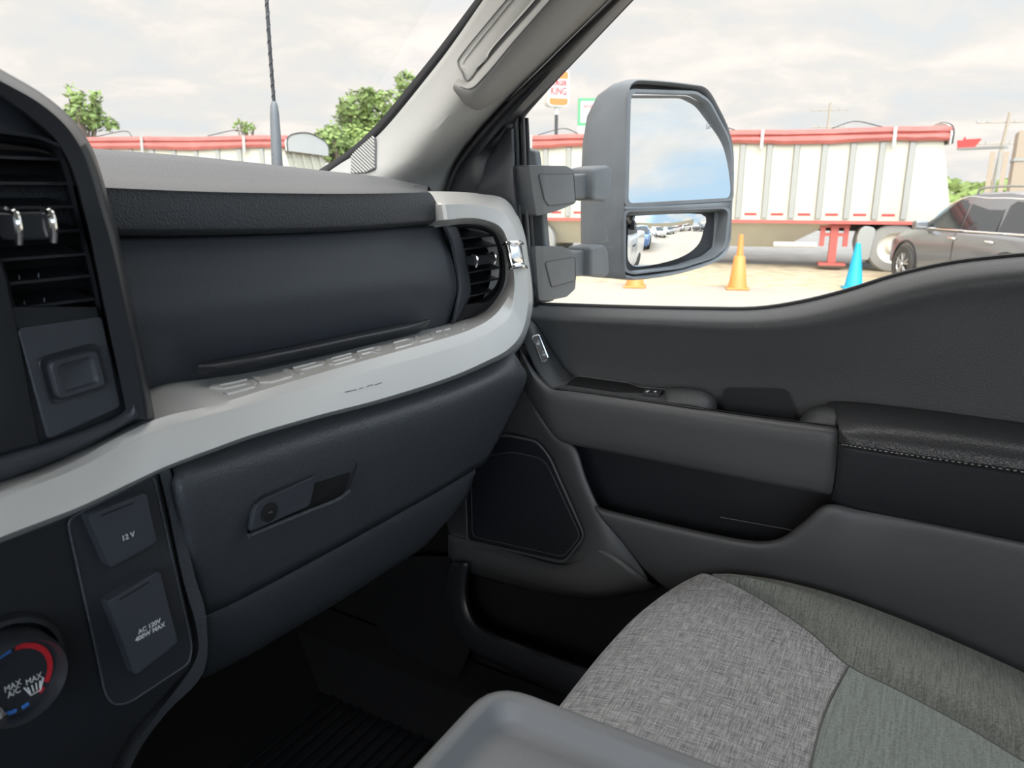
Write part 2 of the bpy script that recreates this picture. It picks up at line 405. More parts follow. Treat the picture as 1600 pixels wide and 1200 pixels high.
# diagonal ribs clipped to the outline
def clip_lines(poly, slope, step):
    xs = []; c0_ = min(y-slope*x for x, y in poly); c1_ = max(y-slope*x for x, y in poly); c = c0_+step/2
    while c < c1_:
        hit = []
        for i in range(len(poly)):
            (xa, ya), (xb, yb) = poly[i-1], poly[i]; fa = ya-slope*xa-c; fb = yb-slope*xb-c
            if fa*fb < 0: t = fa/(fa-fb); hit.append((xa+(xb-xa)*t, ya+(yb-ya)*t))
        if len(hit) >= 2: hit.sort(); xs.append((hit[0], hit[-1]))
        c += step
    return xs
rb = MB()
for a, b in clip_lines(tw, .95, 5.6):
    rb.tube([tp_(a[0], a[1], .0048), tp_(b[0], b[1], .0048)], .0013, 6)
mkobj('grille_ribs', rb, M_pillar, tg)

# ================================================================== DASHBOARD
dash = thing('dashboard', 'dark blue-grey dashboard spanning the passenger side under the windshield', 'dashboard')
# padded top
T = [
 [(60, 225, 1.12), (150, 236, 1.12), (320, 249, 1.11), (500, 268, 1.06), (600, 279, 1.0), (690, 300, .90)],
 [(60, 226, .80), (150, 238, .80), (320, 250, .80), (500, 269, .79), (600, 280, .76), (672, 294, .70)],
 [(60, 262, .63), (160, 270, .63), (320, 280, .63), (500, 288, .63), (600, 292, .62), (668, 297, .61)],
 [(60, 284, .566), (165, 290, .566), (330, 297, .566), (500, 300, .566), (610, 300, .566), (667, 299, .568)],
 [(60, 296, .560), (168, 300, .560), (330, 306, .560), (500, 309, .560), (610, 308, .560), (676, 306, .562)],
 [(66, 345, .560), (182, 349, .560), (330, 351, .560), (500, 349, .560), (610, 344, .560), (691, 337, .562)],
 [(68, 358, .566), (184, 361, .566), (330, 361, .566), (500, 358, .566), (610, 352, .566), (692, 345, .568)],
 [(70, 372, .600), (186, 374, .600), (330, 372, .600), (500, 366, .600), (610, 359, .600), (691, 351, .600)]]
# behind the silhouette the pad falls away to the cowl
T0 = [V((p.x, p.y, -.04)) for p in rowy(T[0])]
pad = loft([T0]+[rowy(r) for r in T[1:]], 6, 4, pre=-.88)
# right-hand end cap of the pad
ec = [rowy([T[i][-1]])[0] for i in range(1, 8)]
mkobj('upper_pad', pad, M_dash, dash, face=(.3, 0, .6), ang=60)
e2 = [p+V((.012, .012, -.004)) for p in ec]; e3 = [p+V((.012, .05, -.01)) for p in ec]
mkobj('pad_end', loft([ec, e2, e3], 5), M_dash, dash, face=EYE)
# cowl shelf under the glass
mkobj('cowl_panel', MB().box((0, .96, -.065), (2.0, .55, .04)), M_blk, dash)
# small marks on the pad end
mkobj('pad_marking', text_mesh('. - - . .', .006, onz(651, 294, .003)+V((0, 0, .002)), (1, 0, 0), (0, 1, 0)), M_blks, dash)

# storage door face
FT = [(70, 372, .585), (188, 372, .585), (330, 370, .585), (500, 364, .585), (620, 356, .585), (690, 352, .585)]
F1 = [(74, 400, .577), (196, 405, .577), (335, 402, .577), (505, 394, .577), (625, 385, .577), (699, 380, .577)]
F2 = [(90, 470, .566), (208, 478, .566), (340, 465, .566), (510, 446, .566), (630, 431, .566), (711, 425, .566)]
F3 = [(100, 520, .566), (216, 525, .566), (345, 507, .566), (512, 480, .566), (635, 461, .566), (713, 455, .566)]
F4 = [(110, 570, .573), (226, 570, .573), (350, 548, .573), (514, 516, .573), (638, 492, .573), (708, 480, .573)]
F5 = [(118, 640, .582), (236, 612, .582), (352, 588, .582), (514, 553, .582), (638, 524, .582), (703, 508, .582)]
mkobj('storage_door', loft([rowy(r) for r in (FT, F1, F2, F3, F4, F5)], 6, 5), M_dashd, dash, face=EYE, solid=.01)
# finger ledge in the storage door
ga = rowy([(308, 568, .567), (340, 563, .567), (450, 543, .567), (560, 520, .567), (640, 504, .567), (668, 498, .567)])
gb = rowy([(310, 570, .555), (345, 566, .552), (450, 547, .551), (560, 524, .551), (640, 507, .553), (671, 499, .557)])
gc = rowy([(309, 574, .553), (352, 573, .549), (450, 554, .549), (560, 530, .549), (640, 513, .551), (672, 502, .556)])
gd = rowy([(308, 582, .560), (352, 578, .562), (450, 560, .562), (560, 536, .562), (640, 517, .562), (668, 509, .564)])
ge = rowy([(310, 583, .566), (352, 588, .569), (450, 570, .569), (560, 546, .569), (640, 526, .569), (664, 513, .57)])
sg = mkobj('grip_ledge', loft([ga, gb, gc, gd, ge], 5, 3), M_blks, dash, face=EYE, label='long narrow finger ledge')
mkobj('ledge_shadow_gap', loft([rowy([(309, 583, .563), (352, 577, .5635), (450, 560, .5635), (560, 536, .5635), (640, 517, .5635), (666, 508, .5645)]), rowy([(311, 584, .5655), (352, 582, .566), (450, 566, .566), (560, 542, .566), (640, 523, .566), (664, 512, .5665)])], 4), M_blk, dash, face=EYE)

# silver band with the hoop around the side vent
BA = [(-70, 880), (0, 852), (120, 806), (200, 768), (266, 738), (330, 714), (400, 688), (500, 659), (600, 633), (700, 602), (765, 575), (800, 556), (824, 525), (834, 475), (828, 410), (815, 350), (790, 312), (750, 303), (720, 300), (672, 299)]
BB = [(-70, 872), (0, 842), (120, 796), (200, 759), (262, 730), (330, 704), (400, 679), (500, 650), (600, 624), (700, 592), (760, 566), (796, 546), (817, 518), (826, 472), (820, 410), (806, 362), (786, 331), (752, 320), (722, 318), (690, 319)]
BC = [(-70, 812), (0, 780), (120, 733), (200, 692), (262, 667), (330, 648), (400, 629), (500, 601), (600, 573), (700, 545), (745, 529), (780, 510), (798, 490), (804, 450), (801, 410), (792, 372), (778, 352), (750, 342), (722, 341), (694, 344)]
BM = [(-70, 800), (0, 769), (110, 724), (190, 680), (256, 651), (330, 634), (400, 613), (500, 583), (600, 555), (700, 527), (735, 515), (765, 499), (785, 478), (800, 447), (797, 410), (789, 376), (776, 356), (750, 347), (722, 345), (696, 348)]
BD = [(-70, 782), (0, 752), (60, 731), (150, 690), (208, 655), (256, 604), (350, 588), (475, 561), (590, 533), (690, 510), (718, 502), (745, 494), (768, 480), (790, 447), (794, 410), (786, 380), (772, 362), (750, 352), (722, 350), (698, 353)]
yA = [.52, .522, .53, .54, .545, .548, .548, .548, .548, .548, .548, .548, .56, .565, .565, .565, .575, .60, .60, .60]
yB = [.458, .462, .470, .477, .485, .487, .487, .487, .487, .487, .487, .488, .494, .508, .52, .53, .54, .545, .546, .548]
yC = [.476, .480, .487, .494, .500, .502, .502, .502, .502, .502, .502, .502, .505, .512, .518, .527, .537, .542, .543, .545]
yM = [.482, .486, .496, .502, .509, .511, .511, .511, .511, .511, .511, .512, .518, .524, .53, .538, .546, .55, .551, .552]
yD = [.515, .520, .525, .53, .540, .570, .575, .575, .575, .575, .572, .568, .56, .56, .56, .563, .566, .566, .566, .566]
def z3(P, Y): return [ony(p[0], p[1], y) for p, y in zip(P, Y)]
BA.append((655, 300)); BB.append((655, 322)); BC.append((655, 346)); BM.append((655, 350)); BD.append((655, 354))
for _y in (yA, yB, yC, yM, yD): _y.append(.61)
rA, rB, rC, rM, rD = z3(BA, yA), z3(BB, yB), z3(BC, yC), z3(BM, yM), z3(BD, yD)
def lerprow(a, b, t): return [p*(1-t)+q*t for p, q in zip(a, b)]
band_rows = [[p+V((0, .04, 0)) for p in rA], rA, lerprow(rA, rB, .9), lerprow(rB, rC, .04), lerprow(rB, rC, .965), lerprow(rC, rM, .06), rM, lerprow(rM, rD, .96), rD, [p+V((0, .03, -.004)) for p in rD]]
band = mkobj('trim_band', loft(band_rows, 6, pre=-.85), M_silver, dash, face=EYE, ang=20, label='satin silver trim band with a hoop round the side vent')
# dark lip under the band
u0 = z3([(-70, 884), (0, 856), (120, 810), (200, 772), (262, 743), (330, 718), (400, 692), (500, 664), (600, 637), (700, 606), (765, 579), (800, 560)], [.5]*12)
u1 = z3([(-70, 870), (0, 842), (120, 796), (200, 759), (262, 730), (330, 704), (400, 679), (500, 650), (600, 624), (700, 592), (760, 566), (796, 546)], [.512]*12)

# embossed lettering on the band's upper face
def letters():
    S = {'S': [[(1, .92), (.22, .92), (.06, .78), (.2, .56), (.86, .52), (.96, .34), (.8, .1), (0, .08)]],
         'U': [[(.05, 1), (.0, .3), (.2, .08), (.85, .08), (.98, .3), (1, 1)]],
         'P': [[(.04, 0), (.04, .5), (.9, .5), (1, .68), (.9, .92), (.0, .92)]],
         'E': [[(1, .92), (.18, .92), (.03, .75), (.03, .25), (.18, .08), (1, .08)], [(.1, .5), (.95, .5)]],
         'R': [[(.04, 0), (.04, .44), (.88, .44), (1, .66), (.88, .92), (.0, .92)], [(.6, .44), (1, 0)]],
         'D': [[(0, .92), (.82, .92), (1, .7), (1, .28), (.82, .08), (.05, .08), (.05, .6)]],
         'T': [[(0, .92), (1, .92)], [(.5, .84), (.5, 0)]],
         'Y': [[(0, 1), (.5, .5), (1, 1)], [(.5, .5), (.5, 0)]]}
    mb = MB(); A_, B_ = cr(rM[:19], 12), cr(rD[:19], 12)
    pxs = [(proj(p)[0], i) for i, p in enumerate(A_)]
    def F(px, t):
        # surface point whose ridge foot lies at picture column px, t across the upper face
        for (xa, i), (xb, j) in zip(pxs, pxs[1:]):
            if xa <= px < xb:
                k = (px-xa)/(xb-xa); m_ = A_[i]*(1-k)+A_[j]*k; d_ = B_[i]*(1-k)+B_[j]*k
                return m_*(1-t)+d_*t
    word = 'SUPER DUTY'; adv = [1.0]*5+[.42]+[1.0]*4; tot = sum(adv); x = 0
    xm = lambda q: F(364, 0).x+(F(742, 0).x-F(364, 0).x)*q
    def colx(X):
        for i in range(len(A_)-1):
            if A_[i].x <= X < A_[i+1].x: k = (X-A_[i].x)/(A_[i+1].x-A_[i].x); return A_[i]*(1-k)+A_[i+1]*k, B_[i]*(1-k)+B_[i+1]*k
    for ch, a in zip(word, adv):
        if ch != ' ':
            for st in S[ch]:
                # dense centre line in letter space, widened there, then laid on the band
                ctr = []
                for (u0, v0), (u1, v1) in zip(st, st[1:]):
                    for q in range(4): t = q/4; ctr.append(V((u0+(u1-u0)*t, v0+(v1-v0)*t, 0)))
                ctr.append(V((*st[-1], 0))); L = []; R = []
                for i in range(len(ctr)):
                    t1 = (ctr[i]-ctr[i-1]).normalized() if i else None; t2 = (ctr[i+1]-ctr[i]).normalized() if i < len(ctr)-1 else None
                    t = ((t1 or t2)+(t2 or t1)).normalized(); sd_ = V((-t.y, t.x, 0)); tt = t2 or t1
                    k = 1/max(.5, sd_.dot(V((-tt.y, tt.x, 0)))); L.append(ctr[i]+sd_*.085*k); R.append(ctr[i]-sd_*.085*k)
                def lay(p, h):
                    m_, d_ = colx(xm((x+.07+p.x*.80)/tot)); m2, d2 = colx(xm((x+.07+p.x*.80)/tot)+.002)
                    nr = (m2-m_).cross(d_-m_).normalized()
                    if nr.z < 0: nr = -nr
                    return m_.lerp(d_, .20+.48*p.y)+nr*h
                Lb = [l+(l-r).normalized()*.035 for l, r in zip(L, R)]; Rb = [r+(r-l).normalized()*.035 for l, r in zip(L, R)]
                mb.grid([[lay(p, -.0003) for p in Lb], [lay(p, .0013) for p in L], [lay(p, .0013) for p in R], [lay(p, -.0003) for p in Rb]])
                for e in (0, -1): mb.add([lay(L[e], -.0003), lay(L[e], .0013), lay(R[e], .0013), lay(R[e], -.0003)], [(0, 1, 2, 3)])
        x += a
    return mb
BN = (rM[9]-rM[5]).cross(rD[7]-rM[7]).normalized(); BP0 = rM[7]*.5+rD[7]*.5
mkobj('embossed_lettering', letters(), M_silver, band, flat=True, merge=False, label='raised block lettering SUPER DUTY')
sc = MB()
for (xa, ya, xb, yb) in [(538, 612, 556, 608), (560, 607, 566, 605), (572, 603, 582, 600), (584, 601, 596, 597)]:
    P = [onp(x, y, rB[8]*.5+rC[8]*.5, (rB[9]-rB[6]).cross(rC[8]-rB[8])) for x, y in ((xa, ya), (xb, yb), (xb, yb+1.3), (xa, ya+1.2))]
    sc.add([p-V((0, .0008, 0)) for p in P], [(0, 1, 2, 3)])
mkobj('scuff_marks', sc, M_rub2, band, label='short dark scuffs', flat=True)

# chrome clasp on the hoop
cl = MB()
cA = rowy([(787, 382, .530), (792, 380, .518), (803, 379, .514), (812, 379, .516), (816, 381, .540)])
cB = rowy([(796, 420, .524), (799, 418, .510), (809, 416, .505), (818, 415, .507), (822, 418, .530)])
cp_ = mkobj('chrome_clasp', loft([cA, lerprow(cA, cB, .5), cB], 4), M_chrome, dash, face=EYE, solid=.006, label='chrome clasp on the right of the hoop')
mkobj('clasp_bead', MB().tube(cr(cA, 5), .0028, 8), M_chrome, cp_)
mkobj('clasp_bead', MB().tube(cr(cB, 5), .0028, 8), M_chrome, cp_)

# side air vent
vent = mkobj('side_vent_surround', MB().grid([
    cr(rowy([(690, 353, .572), (740, 352, .566), (768, 360, .562), (780, 376, .560), (788, 405, .560), (787, 445, .560), (767, 478, .562), (745, 491, .566), (704, 505, .575)]), 4),
    cr(rowy([(712, 354, .568), (740, 354, .563), (766, 362, .560), (777, 377, .559), (784, 405, .559), (783, 444, .559), (764, 470, .561), (744, 474, .564), (727, 476, .567)]), 4),
    cr(rowy([(717, 356, .572), (740, 356, .570), (764, 364, .570), (774, 378, .570), (780, 405, .570), (778, 440, .570), (760, 464, .571), (745, 470, .574), (731, 474, .574)]), 4),
    cr(rowy([(718, 358, .61), (740, 358, .61), (762, 366, .61), (772, 379, .61), (777, 405, .61), (775, 438, .61), (758, 462, .61), (745, 468, .61), (732, 472, .61)]), 4)]), M_blk, dash, face=EYE, label='black frame of the side air vent')
vl = loft([rowy([(691, 353, .57), (703, 380, .57), (712, 425, .57), (714, 458, .57), (704, 506, .575)]),
           rowy([(697, 353, .566), (709, 380, .566), (719, 425, .566), (720, 458, .566), (709, 505, .57)]),
           rowy([(712, 354, .566), (721, 380, .566), (731, 425, .566), (734, 458, .566), (727, 476, .568)]),
           rowy([(716, 355, .58), (724, 380, .58), (734, 425, .58), (736, 458, .58), (730, 475, .58)])], 6)
mkobj('side_vent_cheek', vl, M_dashd, dash, face=EYE, solid=.003)
mkobj('gap', loft([rowy([(690, 350, .578), (700, 380, .578), (711, 425, .578), (714, 458, .578), (704, 508, .582)]), rowy([(697, 350, .576), (707, 380, .576), (717, 425, .576), (719, 458, .576), (708, 507, .58)])], 6), M_void, dash, face=EYE)
vb = mkobj('vent_cavity', MB().grid([rowy([(700, 352, .612), (790, 352, .612)]), rowy([(700, 500, .612), (790, 480, .612)])]), M_void, vent, face=EYE)
for (xa, ya, xb, yb) in [(720, 371, 771, 371), (722, 388, 775, 386), (725, 406, 778, 404), (727, 425, 780, 421), (729, 444, 779, 438), (731, 463, 772, 456)]:
    a, b = ony(xa, ya, .572), ony(xb, yb, .572); b.z = a.z*.6+b.z*.4; a.z = b.z
    s = MB().prism([a+V((0, 0, .0011)), a+V((0, .034, .010)), a+V((0, .034, .008)), a+V((0, 0, -.0011))], b-a)
    mkobj('slat', s, M_blks, vent)
# vent adjuster
def vent_knob(parent, xa, ya, xb, yb, y, h, ch):
    a, b = ony(xa, ya, y), ony(xb, yb, y); b.z = a.z
    k = mkobj('adjuster', MB().box((a+b)/2+V((0, .006, 0)), ((b-a).length, .020, h)), M_blks, parent, bevel=.002, label='sliding vent adjuster')
    for q in (a, b):
        mkobj('chrome_edge', MB().tube(cr([q+V((0, .001, h*.62)), q+V((0, -.0065, h*.45)), q+V((0, -.0075, -.1*h)), q+V((0, -.005, -h*.6))], 4), ch*.5, 8), M_chrome, k)
vent_knob(vent, 739, 408, 768, 406, .558, .013, .0035)

# ------------------------------------------------------------------ glove box
gb_ = [
 [(262, 724, .535), (330, 700, .535), (400, 676, .535), (500, 648, .535), (600, 622, .535), (700, 590, .535), (760, 562, .535), (799, 545, .535)],
 [(266, 728, .514), (330, 708, .512), (400, 684, .512), (500, 656, .512), (600, 630, .512), (700, 598, .512), (765, 572, .512), (803, 551, .517)],
 [(276, 742, .490), (336, 728, .488), (410, 706, .488), (510, 676, .488), (606, 648, .488), (705, 616, .488), (772, 590, .488), (815, 570, .501)],
 [(284, 790, .486), (340, 772, .484), (420, 748, .484), (515, 716, .484), (610, 685, .484), (708, 648, .484), (775, 616, .486), (823, 591, .497)],
 [(300, 870, .500), (350, 850, .498), (430, 817, .498), (525, 778, .498), (612, 740, .498), (705, 697, .498), (768, 662, .500), (806, 636, .514)],
 [(322, 962, .528), (368, 941, .526), (446, 900, .526), (540, 849, .526), (612, 809, .526), (685, 768, .526), (735, 738, .528), (760, 722, .532)]]
glove = mkobj('glove_box_door', loft([rowy(r) for r in gb_], 5, 5), M_dash, dash, face=EYE, solid=.012, label='wide grained glove box door')
lo = [
 [(318, 950, .536), (368, 934, .536), (446, 892, .536), (540, 841, .536), (612, 801, .536), (685, 761, .536), (742, 730, .538)],
 [(322, 966, .529), (369, 944, .527), (447, 903, .527), (541, 852, .527), (613, 812, .527), (686, 771, .527), (742, 739, .531)],
 [(322, 1010, .545), (372, 990, .543), (448, 948, .543), (540, 893, .543), (610, 850, .543), (676, 812, .543), (728, 778, .545)],
 [(318, 1058, .575), (374, 1032, .575), (446, 990, .575), (536, 936, .575), (604, 892, .575), (662, 854, .575), (700, 812, .575)],
 [(318, 1050, .66), (374, 1020, .66), (446, 980, .66), (536, 925, .66), (604, 880, .66), (662, 842, .66), (690, 805, .66)]]
mkobj('lower_dash_panel', loft([rowy(r) for r in lo], 5, 4), M_dash, dash, face=EYE, solid=.008)
# right-hand side of the dash body behind the glove box
rs = [ony(797, 545, .54), ony(822, 591, .512), ony(806, 636, .516), ony(760, 722, .534), ony(700, 812, .577)]
mkobj('side_panel', loft([rs, [p+V((.008, .04, 0)) for p in rs], [p+V((.008, .45, 0)) for p in rs]], 5), M_blk, dash, face=EYE)
mkobj('dash_light_block', MB().box((.55, .85, -.2), (.62, .42, .22)), M_void, dash)  # unseen fill added under the pad to keep light out
# latch recess and lever
def gp(px, py, lift=0): return onp(px, py, (.5, .488+lift*-1, -.25), (0, 1, .12))
lr = [gp(384, 828, .0035), gp(402, 778, .0035), gp(545, 716, .0035), gp(560, 722, .0035), gp(546, 768, .0035), gp(525, 782, .0035), gp(390, 838, .0035)]
lr = rnd(lr, .008, 4)
cen = sum(lr, V((0, 0, 0)))/len(lr)
ringA = lr; ringB = [p+(cen-p)*.05+V((0, .003, 0)) for p in lr]; ringC = [p+(cen-p)*.10+V((0, .0022, -.0005)) for p in lr]
lat = mkobj('latch_recess', MB().grid([ringA, ringB, ringC], closeu=True).add(ringC, [tuple(range(len(ringC)))]), [M_void], glove, face=EYE, label='angled recess of the latch')
lip = [gp(388, 838, .006), gp(460, 808, .006), gp(525, 782, .006), gp(546, 767, .006)]
mkobj('recess_lip', MB().tube(cr(lip, 5), .0022, 8), M_dash, glove)
lv = rnd([gp(391, 832, .007), gp(399, 792, .007), gp(412, 780, .007), gp(495, 743, .007), gp(484, 790, .007)], .004, 3)
mkobj('latch_lever', MB().prism(lv, (0, .005, 0)), M_dashd, glove, bevel=.0014, label='flat pull lever')
lc = gp(421, 800, .008)
mkobj('lock_cylinder', MB().lathe([(0, -.0012), (.0075, -.0012), (.0088, -.0005), (.0088, .004)], lc, (0, 1, 0), 28), M_void, glove, label='round key lock')
mkobj('keyhole', MB().box(lc+V((0, -.0014, 0)), (.004, .0006, .0012)), M_rub2, glove)

# ================================================================== CENTRE STACK
cs = thing('center_stack', 'black centre console stack with vertical vent, power sockets and climate dial', 'console')
S_ = [(-70, 70), (0, 111), (60, 147), (110, 188), (139, 226), (154, 262), (172, 325), (190, 395), (215, 520), (240, 652)]
C_ = [(-70, 88), (0, 126), (60, 160), (102, 196), (128, 235), (143, 275), (159, 330), (179, 400), (204, 525), (229, 656)]
FI = [(-70, 105), (0, 148), (45, 180), (85, 215), (106, 248), (120, 285), (133, 335), (148, 400), (172, 520), (200, 652)]
FJ = [(-70, 108), (0, 151), (43, 183), (82, 217), (102, 250), (116, 287), (129, 337), (144, 402), (168, 522), (196, 654)]
sr, crr, fi, fj = rowy(S_, .535), rowy(C_, .500), rowy(FI, .502), rowy(FJ, .525)
shell = [[p+V((.004, .14, -.01)) for p in sr], sr, lerprow(sr, crr, .5), crr, lerprow(crr, fi, .05), lerprow(crr, fi, .5), fi, fj]
shell[2] = [p+V((0, -.006, .002)) for p in shell[2]]
mkobj('outer_bezel', loft(shell, 6, 1, pre=-.26), M_blks, cs, face=EYE, label='glossy black arched bezel', ang=50)
# sloping panel above the vent
mkobj('hood_panel', loft([rowy([(-70, 108, .524), (0, 151, .524), (45, 185, .524), (80, 216, .524)]), rowy([(-70, 190, .508), (0, 202, .508), (60, 212, .508), (96, 226, .508)]), rowy([(-70, 198, .510), (0, 208, .510), (60, 217, .510), (94, 231, .510)]), rowy([(-70, 204, .53), (0, 213, .53), (60, 222, .53), (92, 236, .53)])], 5, pre=-.26), M_dashd, cs, face=EYE)
cv = mkobj('center_vent', MB().grid([cr(rowy([(-70, 204, .514), (0, 213, .514), (60, 221, .514), (92, 234, .514), (108, 270, .514), (128, 350, .514), (150, 440, .514), (160, 496, .514)]), 4),
    cr(rowy([(-70, 208, .518), (0, 218, .518), (58, 226, .518), (86, 238, .518), (101, 272, .518), (121, 350, .518), (143, 440, .518), (153, 494, .518)]), 4),
    cr(rowy([(-70, 214, .56), (0, 224, .56), (56, 232, .56), (80, 242, .56), (94, 274, .56), (114, 350, .56), (136, 440, .56), (148, 490, .56)]), 4)]), M_blk, cs, face=EYE, label='vertical centre air vent')
mkobj('vent_cavity', MB().grid([rowy([(-80, 222, .562), (84, 244, .562)]), rowy([(-80, 360, .562), (118, 360, .562)]), rowy([(-80, 505, .562), (152, 495, .562)])]), M_void, cv, face=EYE)
for (xa, ya, xb, yb) in [(-60, 243, 97, 249), (-60, 283, 110, 287), (-60, 322, 118, 323), (-60, 364, 128, 360), (-30, 403, 133, 397), (8, 444, 140, 431), (18, 487, 147, 467)]:
    b = ony(xb, yb, .518); a = ony(xa, ya, .518); a.z = b.z
    mkobj('slat', MB().prism([a+V((0, 0, .0009)), a+V((0, .03, .006)), a+V((0, .03, .004)), a+V((0, 0, -.0009))], b-a), M_blks, cv)
fn = MB()
for (xa, ya, xb, yb) in [(30, 430, 31, 442), (60, 427, 61, 438), (38, 470, 39, 480), (69, 465, 70, 476)]:
    fn.tube([ony(xa, ya, .522), ony(xb, yb, .522)], .0004, 5)
mkobj('vane_tips', fn, M_blks, cv)
vent_knob(cv, 18, 354, 72, 350, .492, .017, .0045)
mkobj('vent_post', MB().box((.135, .535, -.03), (.13, .07, .26)), M_blk, cs, bevel=.008)
# left flank of the vent (dark screen surround)
mkobj('screen_surround', loft([rowy([(-80, 395, .512), (-5, 395, .512), (28, 500, .512), (55, 640, .512), (64, 690, .512)]), rowy([(-90, 395, .506), (-10, 395, .506), (22, 500, .506), (50, 640, .506), (62, 700, .506)]), rowy([(-200, 395, .506), (-200, 450, .506), (-190, 560, .506), (-180, 690, .506), (-100, 740, .506)])], 5), M_blk, cs, face=EYE, solid=.006)
# button panel
bp_ = rnd(rowy([(27, 513), (160, 494), (190, 636), (76, 688)], .506), .004, 4)
pn = mkobj('button_panel', MB().prism(bp_, (0, .012, 0)), M_dashd, cs, bevel=.0015, label='grey panel with a square push switch')
o1 = rnd(rowy([(58, 560), (152, 535), (170, 605), (79, 634)], .5055), .007, 5)
c_ = sum(o1, V((0, 0, 0)))/len(o1)
def sc_(ring, k, dy): c = sum(ring, V((0, 0, 0)))/len(ring); return [c+(p-c)*k+V((0, dy, 0)) for p in ring]
mkobj('switch_well', MB().grid([sc_(o1, 1.03, 0.0002), sc_(o1, 1.0, -.0010), sc_(o1, .94, -.0008), sc_(o1, .87, -.0002)], closeu=True).add(sc_(o1, .88, -.0002), [tuple(range(len(o1)))]), M_blks, pn, face=EYE)
mkobj('push_switch', MB().grid([sc_(o1, .80, -.0002), sc_(o1, .80, -.0040), sc_(o1, .76, -.0052), sc_(o1, .60, -.0050), sc_(o1, .52, -.0025), sc_(o1, .25, -.0008)], closeu=True).add(sc_(o1, .25, -.0008), [tuple(range(len(o1)))]), M_dashd, pn, face=EYE, label='square push switch with a hollow face')
# sill below the button panel
sl = [rowy([(-90, 745, .505), (0, 712, .505), (75, 690, .505), (150, 664, .505), (196, 640, .505), (204, 600, .505)]),
      rowy([(-90, 758, .500), (0, 728, .500), (80, 703, .500), (160, 676, .500), (203, 654, .500), (212, 640, .500)]),
      rowy([(-90, 775, .505), (0, 748, .505), (70, 722, .505), (140, 692, .505), (205, 658, .505), (222, 652, .505)]),
      rowy([(-90, 785, .53), (0, 756, .53), (70, 730, .53), (145, 698, .53), (208, 662, .53), (228, 656, .53)])]
mkobj('bezel_sill', loft(sl, 5, 2), M_dashd, cs, face=EYE, solid=.003)
mkobj('bezel_backing', MB().prism(rowy([(-200, 480), (150, 480), (200, 640), (196, 652), (70, 700), (-200, 745)], .5085), (0, .03, 0)), M_blk, cs)

# lower stack face
LF = rowy([(-200, 880), (0, 846), (120, 800), (200, 762), (248, 738), (262, 800), (282, 900), (303, 990), (300, 1040), (240, 1110), (205, 1150), (170, 1215), (150, 1300), (-200, 1300)], .497)
mkobj('touchscreen', MB().box((-.10, .52, -.05), (.34, .02, .20)), M_blks, cs, bevel=.006)
mkobj('driver_side_face', MB().box((-.38, .58, -.42), (.96, .12, .40)), M_blk, cs, bevel=.01)
mkobj('driver_side_face', MB().box((-.55, .62, -.09), (.6, .10, .16)), M_blk, cs, bevel=.01)
mkobj('lower_face', MB().prism(LF, (0, .012, 0)), M_blk, cs, bevel=.003)
LS = rowy([(248, 734, .499), (264, 800, .499), (286, 905, .499), (308, 985, .499), (304, 1035, .499), (250, 1110, .499), (214, 1160, .499), (180, 1230, .499)])
LT = rowy([(264, 726, .499), (280, 790, .499), (302, 890, .499), (322, 965, .499), (318, 1050, .502), (262, 1112, .502), (222, 1165, .502), (190, 1230, .502)])
mkobj('side_edge', loft([LS, LT, [p+V((.002, .3, 0)) for p in LT]], 5), M_dash, cs, face=EYE)
# framed socket panel
fp = [(105, 812), (240, 742), (300, 1010), (296, 1036), (202, 1098), (178, 1102), (165, 1085)]
fr_ = rnd(rowy(fp, .4955), .006, 4)
so_ = mkobj('socket_panel', MB().prism(fr_, (0, .004, 0)), M_blks, cs, bevel=.0015)
mkobj('panel_edge', MB().tube(fr_, .0009, 6, closed=True), M_dash, so_, label='thin raised edge of the socket panel')
def socket(c4, wall, name_lines, tp, size):
    top = rowy(c4, .486)
    w = mkobj('socket_cover', MB().grid([[p+V((0, .011, 0)) for p in rnd(top, .003, 3)], rnd(top, .003, 3)], closeu=True).add(rnd(top, .003, 3), [tuple(range(len(rnd(top, .003, 3))))]), M_dashd, cs, bevel=.0012, label='hinged rubber socket cover', face=EYE)
    e0_, e1_ = top[3].lerp(top[2], .10), top[3].lerp(top[2], .96)
    mkobj('chamfer', MB().grid([[e0_+V((0, -.0004, .001)), e1_+V((0, -.0004, .001))], [e0_+V((.003, .007, -.006)), e1_+V((-.002, .007, -.006))]]), M_doorl, w, face=EYE)
    hg = [top[0]*.8+top[1]*.2, top[0]*.25+top[1]*.75]
    mkobj('hinge_line', MB().tube([p+V((0, -.0004, -.0035)) for p in hg], .0005, 5), M_void, w)
    t = ony(tp[0], tp[1], .4855)
    mkobj('lettering', text_mesh(name_lines, size, t+V((0, -.0003, 0)), (1, 0, 0), (0, 0, 1), extr=.0001, sx=.95, lines=.95, offset=.00012), M_text, w, label='white printed lettering '+name_lines.replace('\n', ' '), flat=True)
socket([(137, 806), (229, 770), (246, 848), (173, 888)], 0, '12 V', (200, 838), .0056)
socket([(168, 940), (250, 892), (279, 1004), (212, 1056)], 0, 'AC 120V\n400W MAX', (234, 983), .0052)
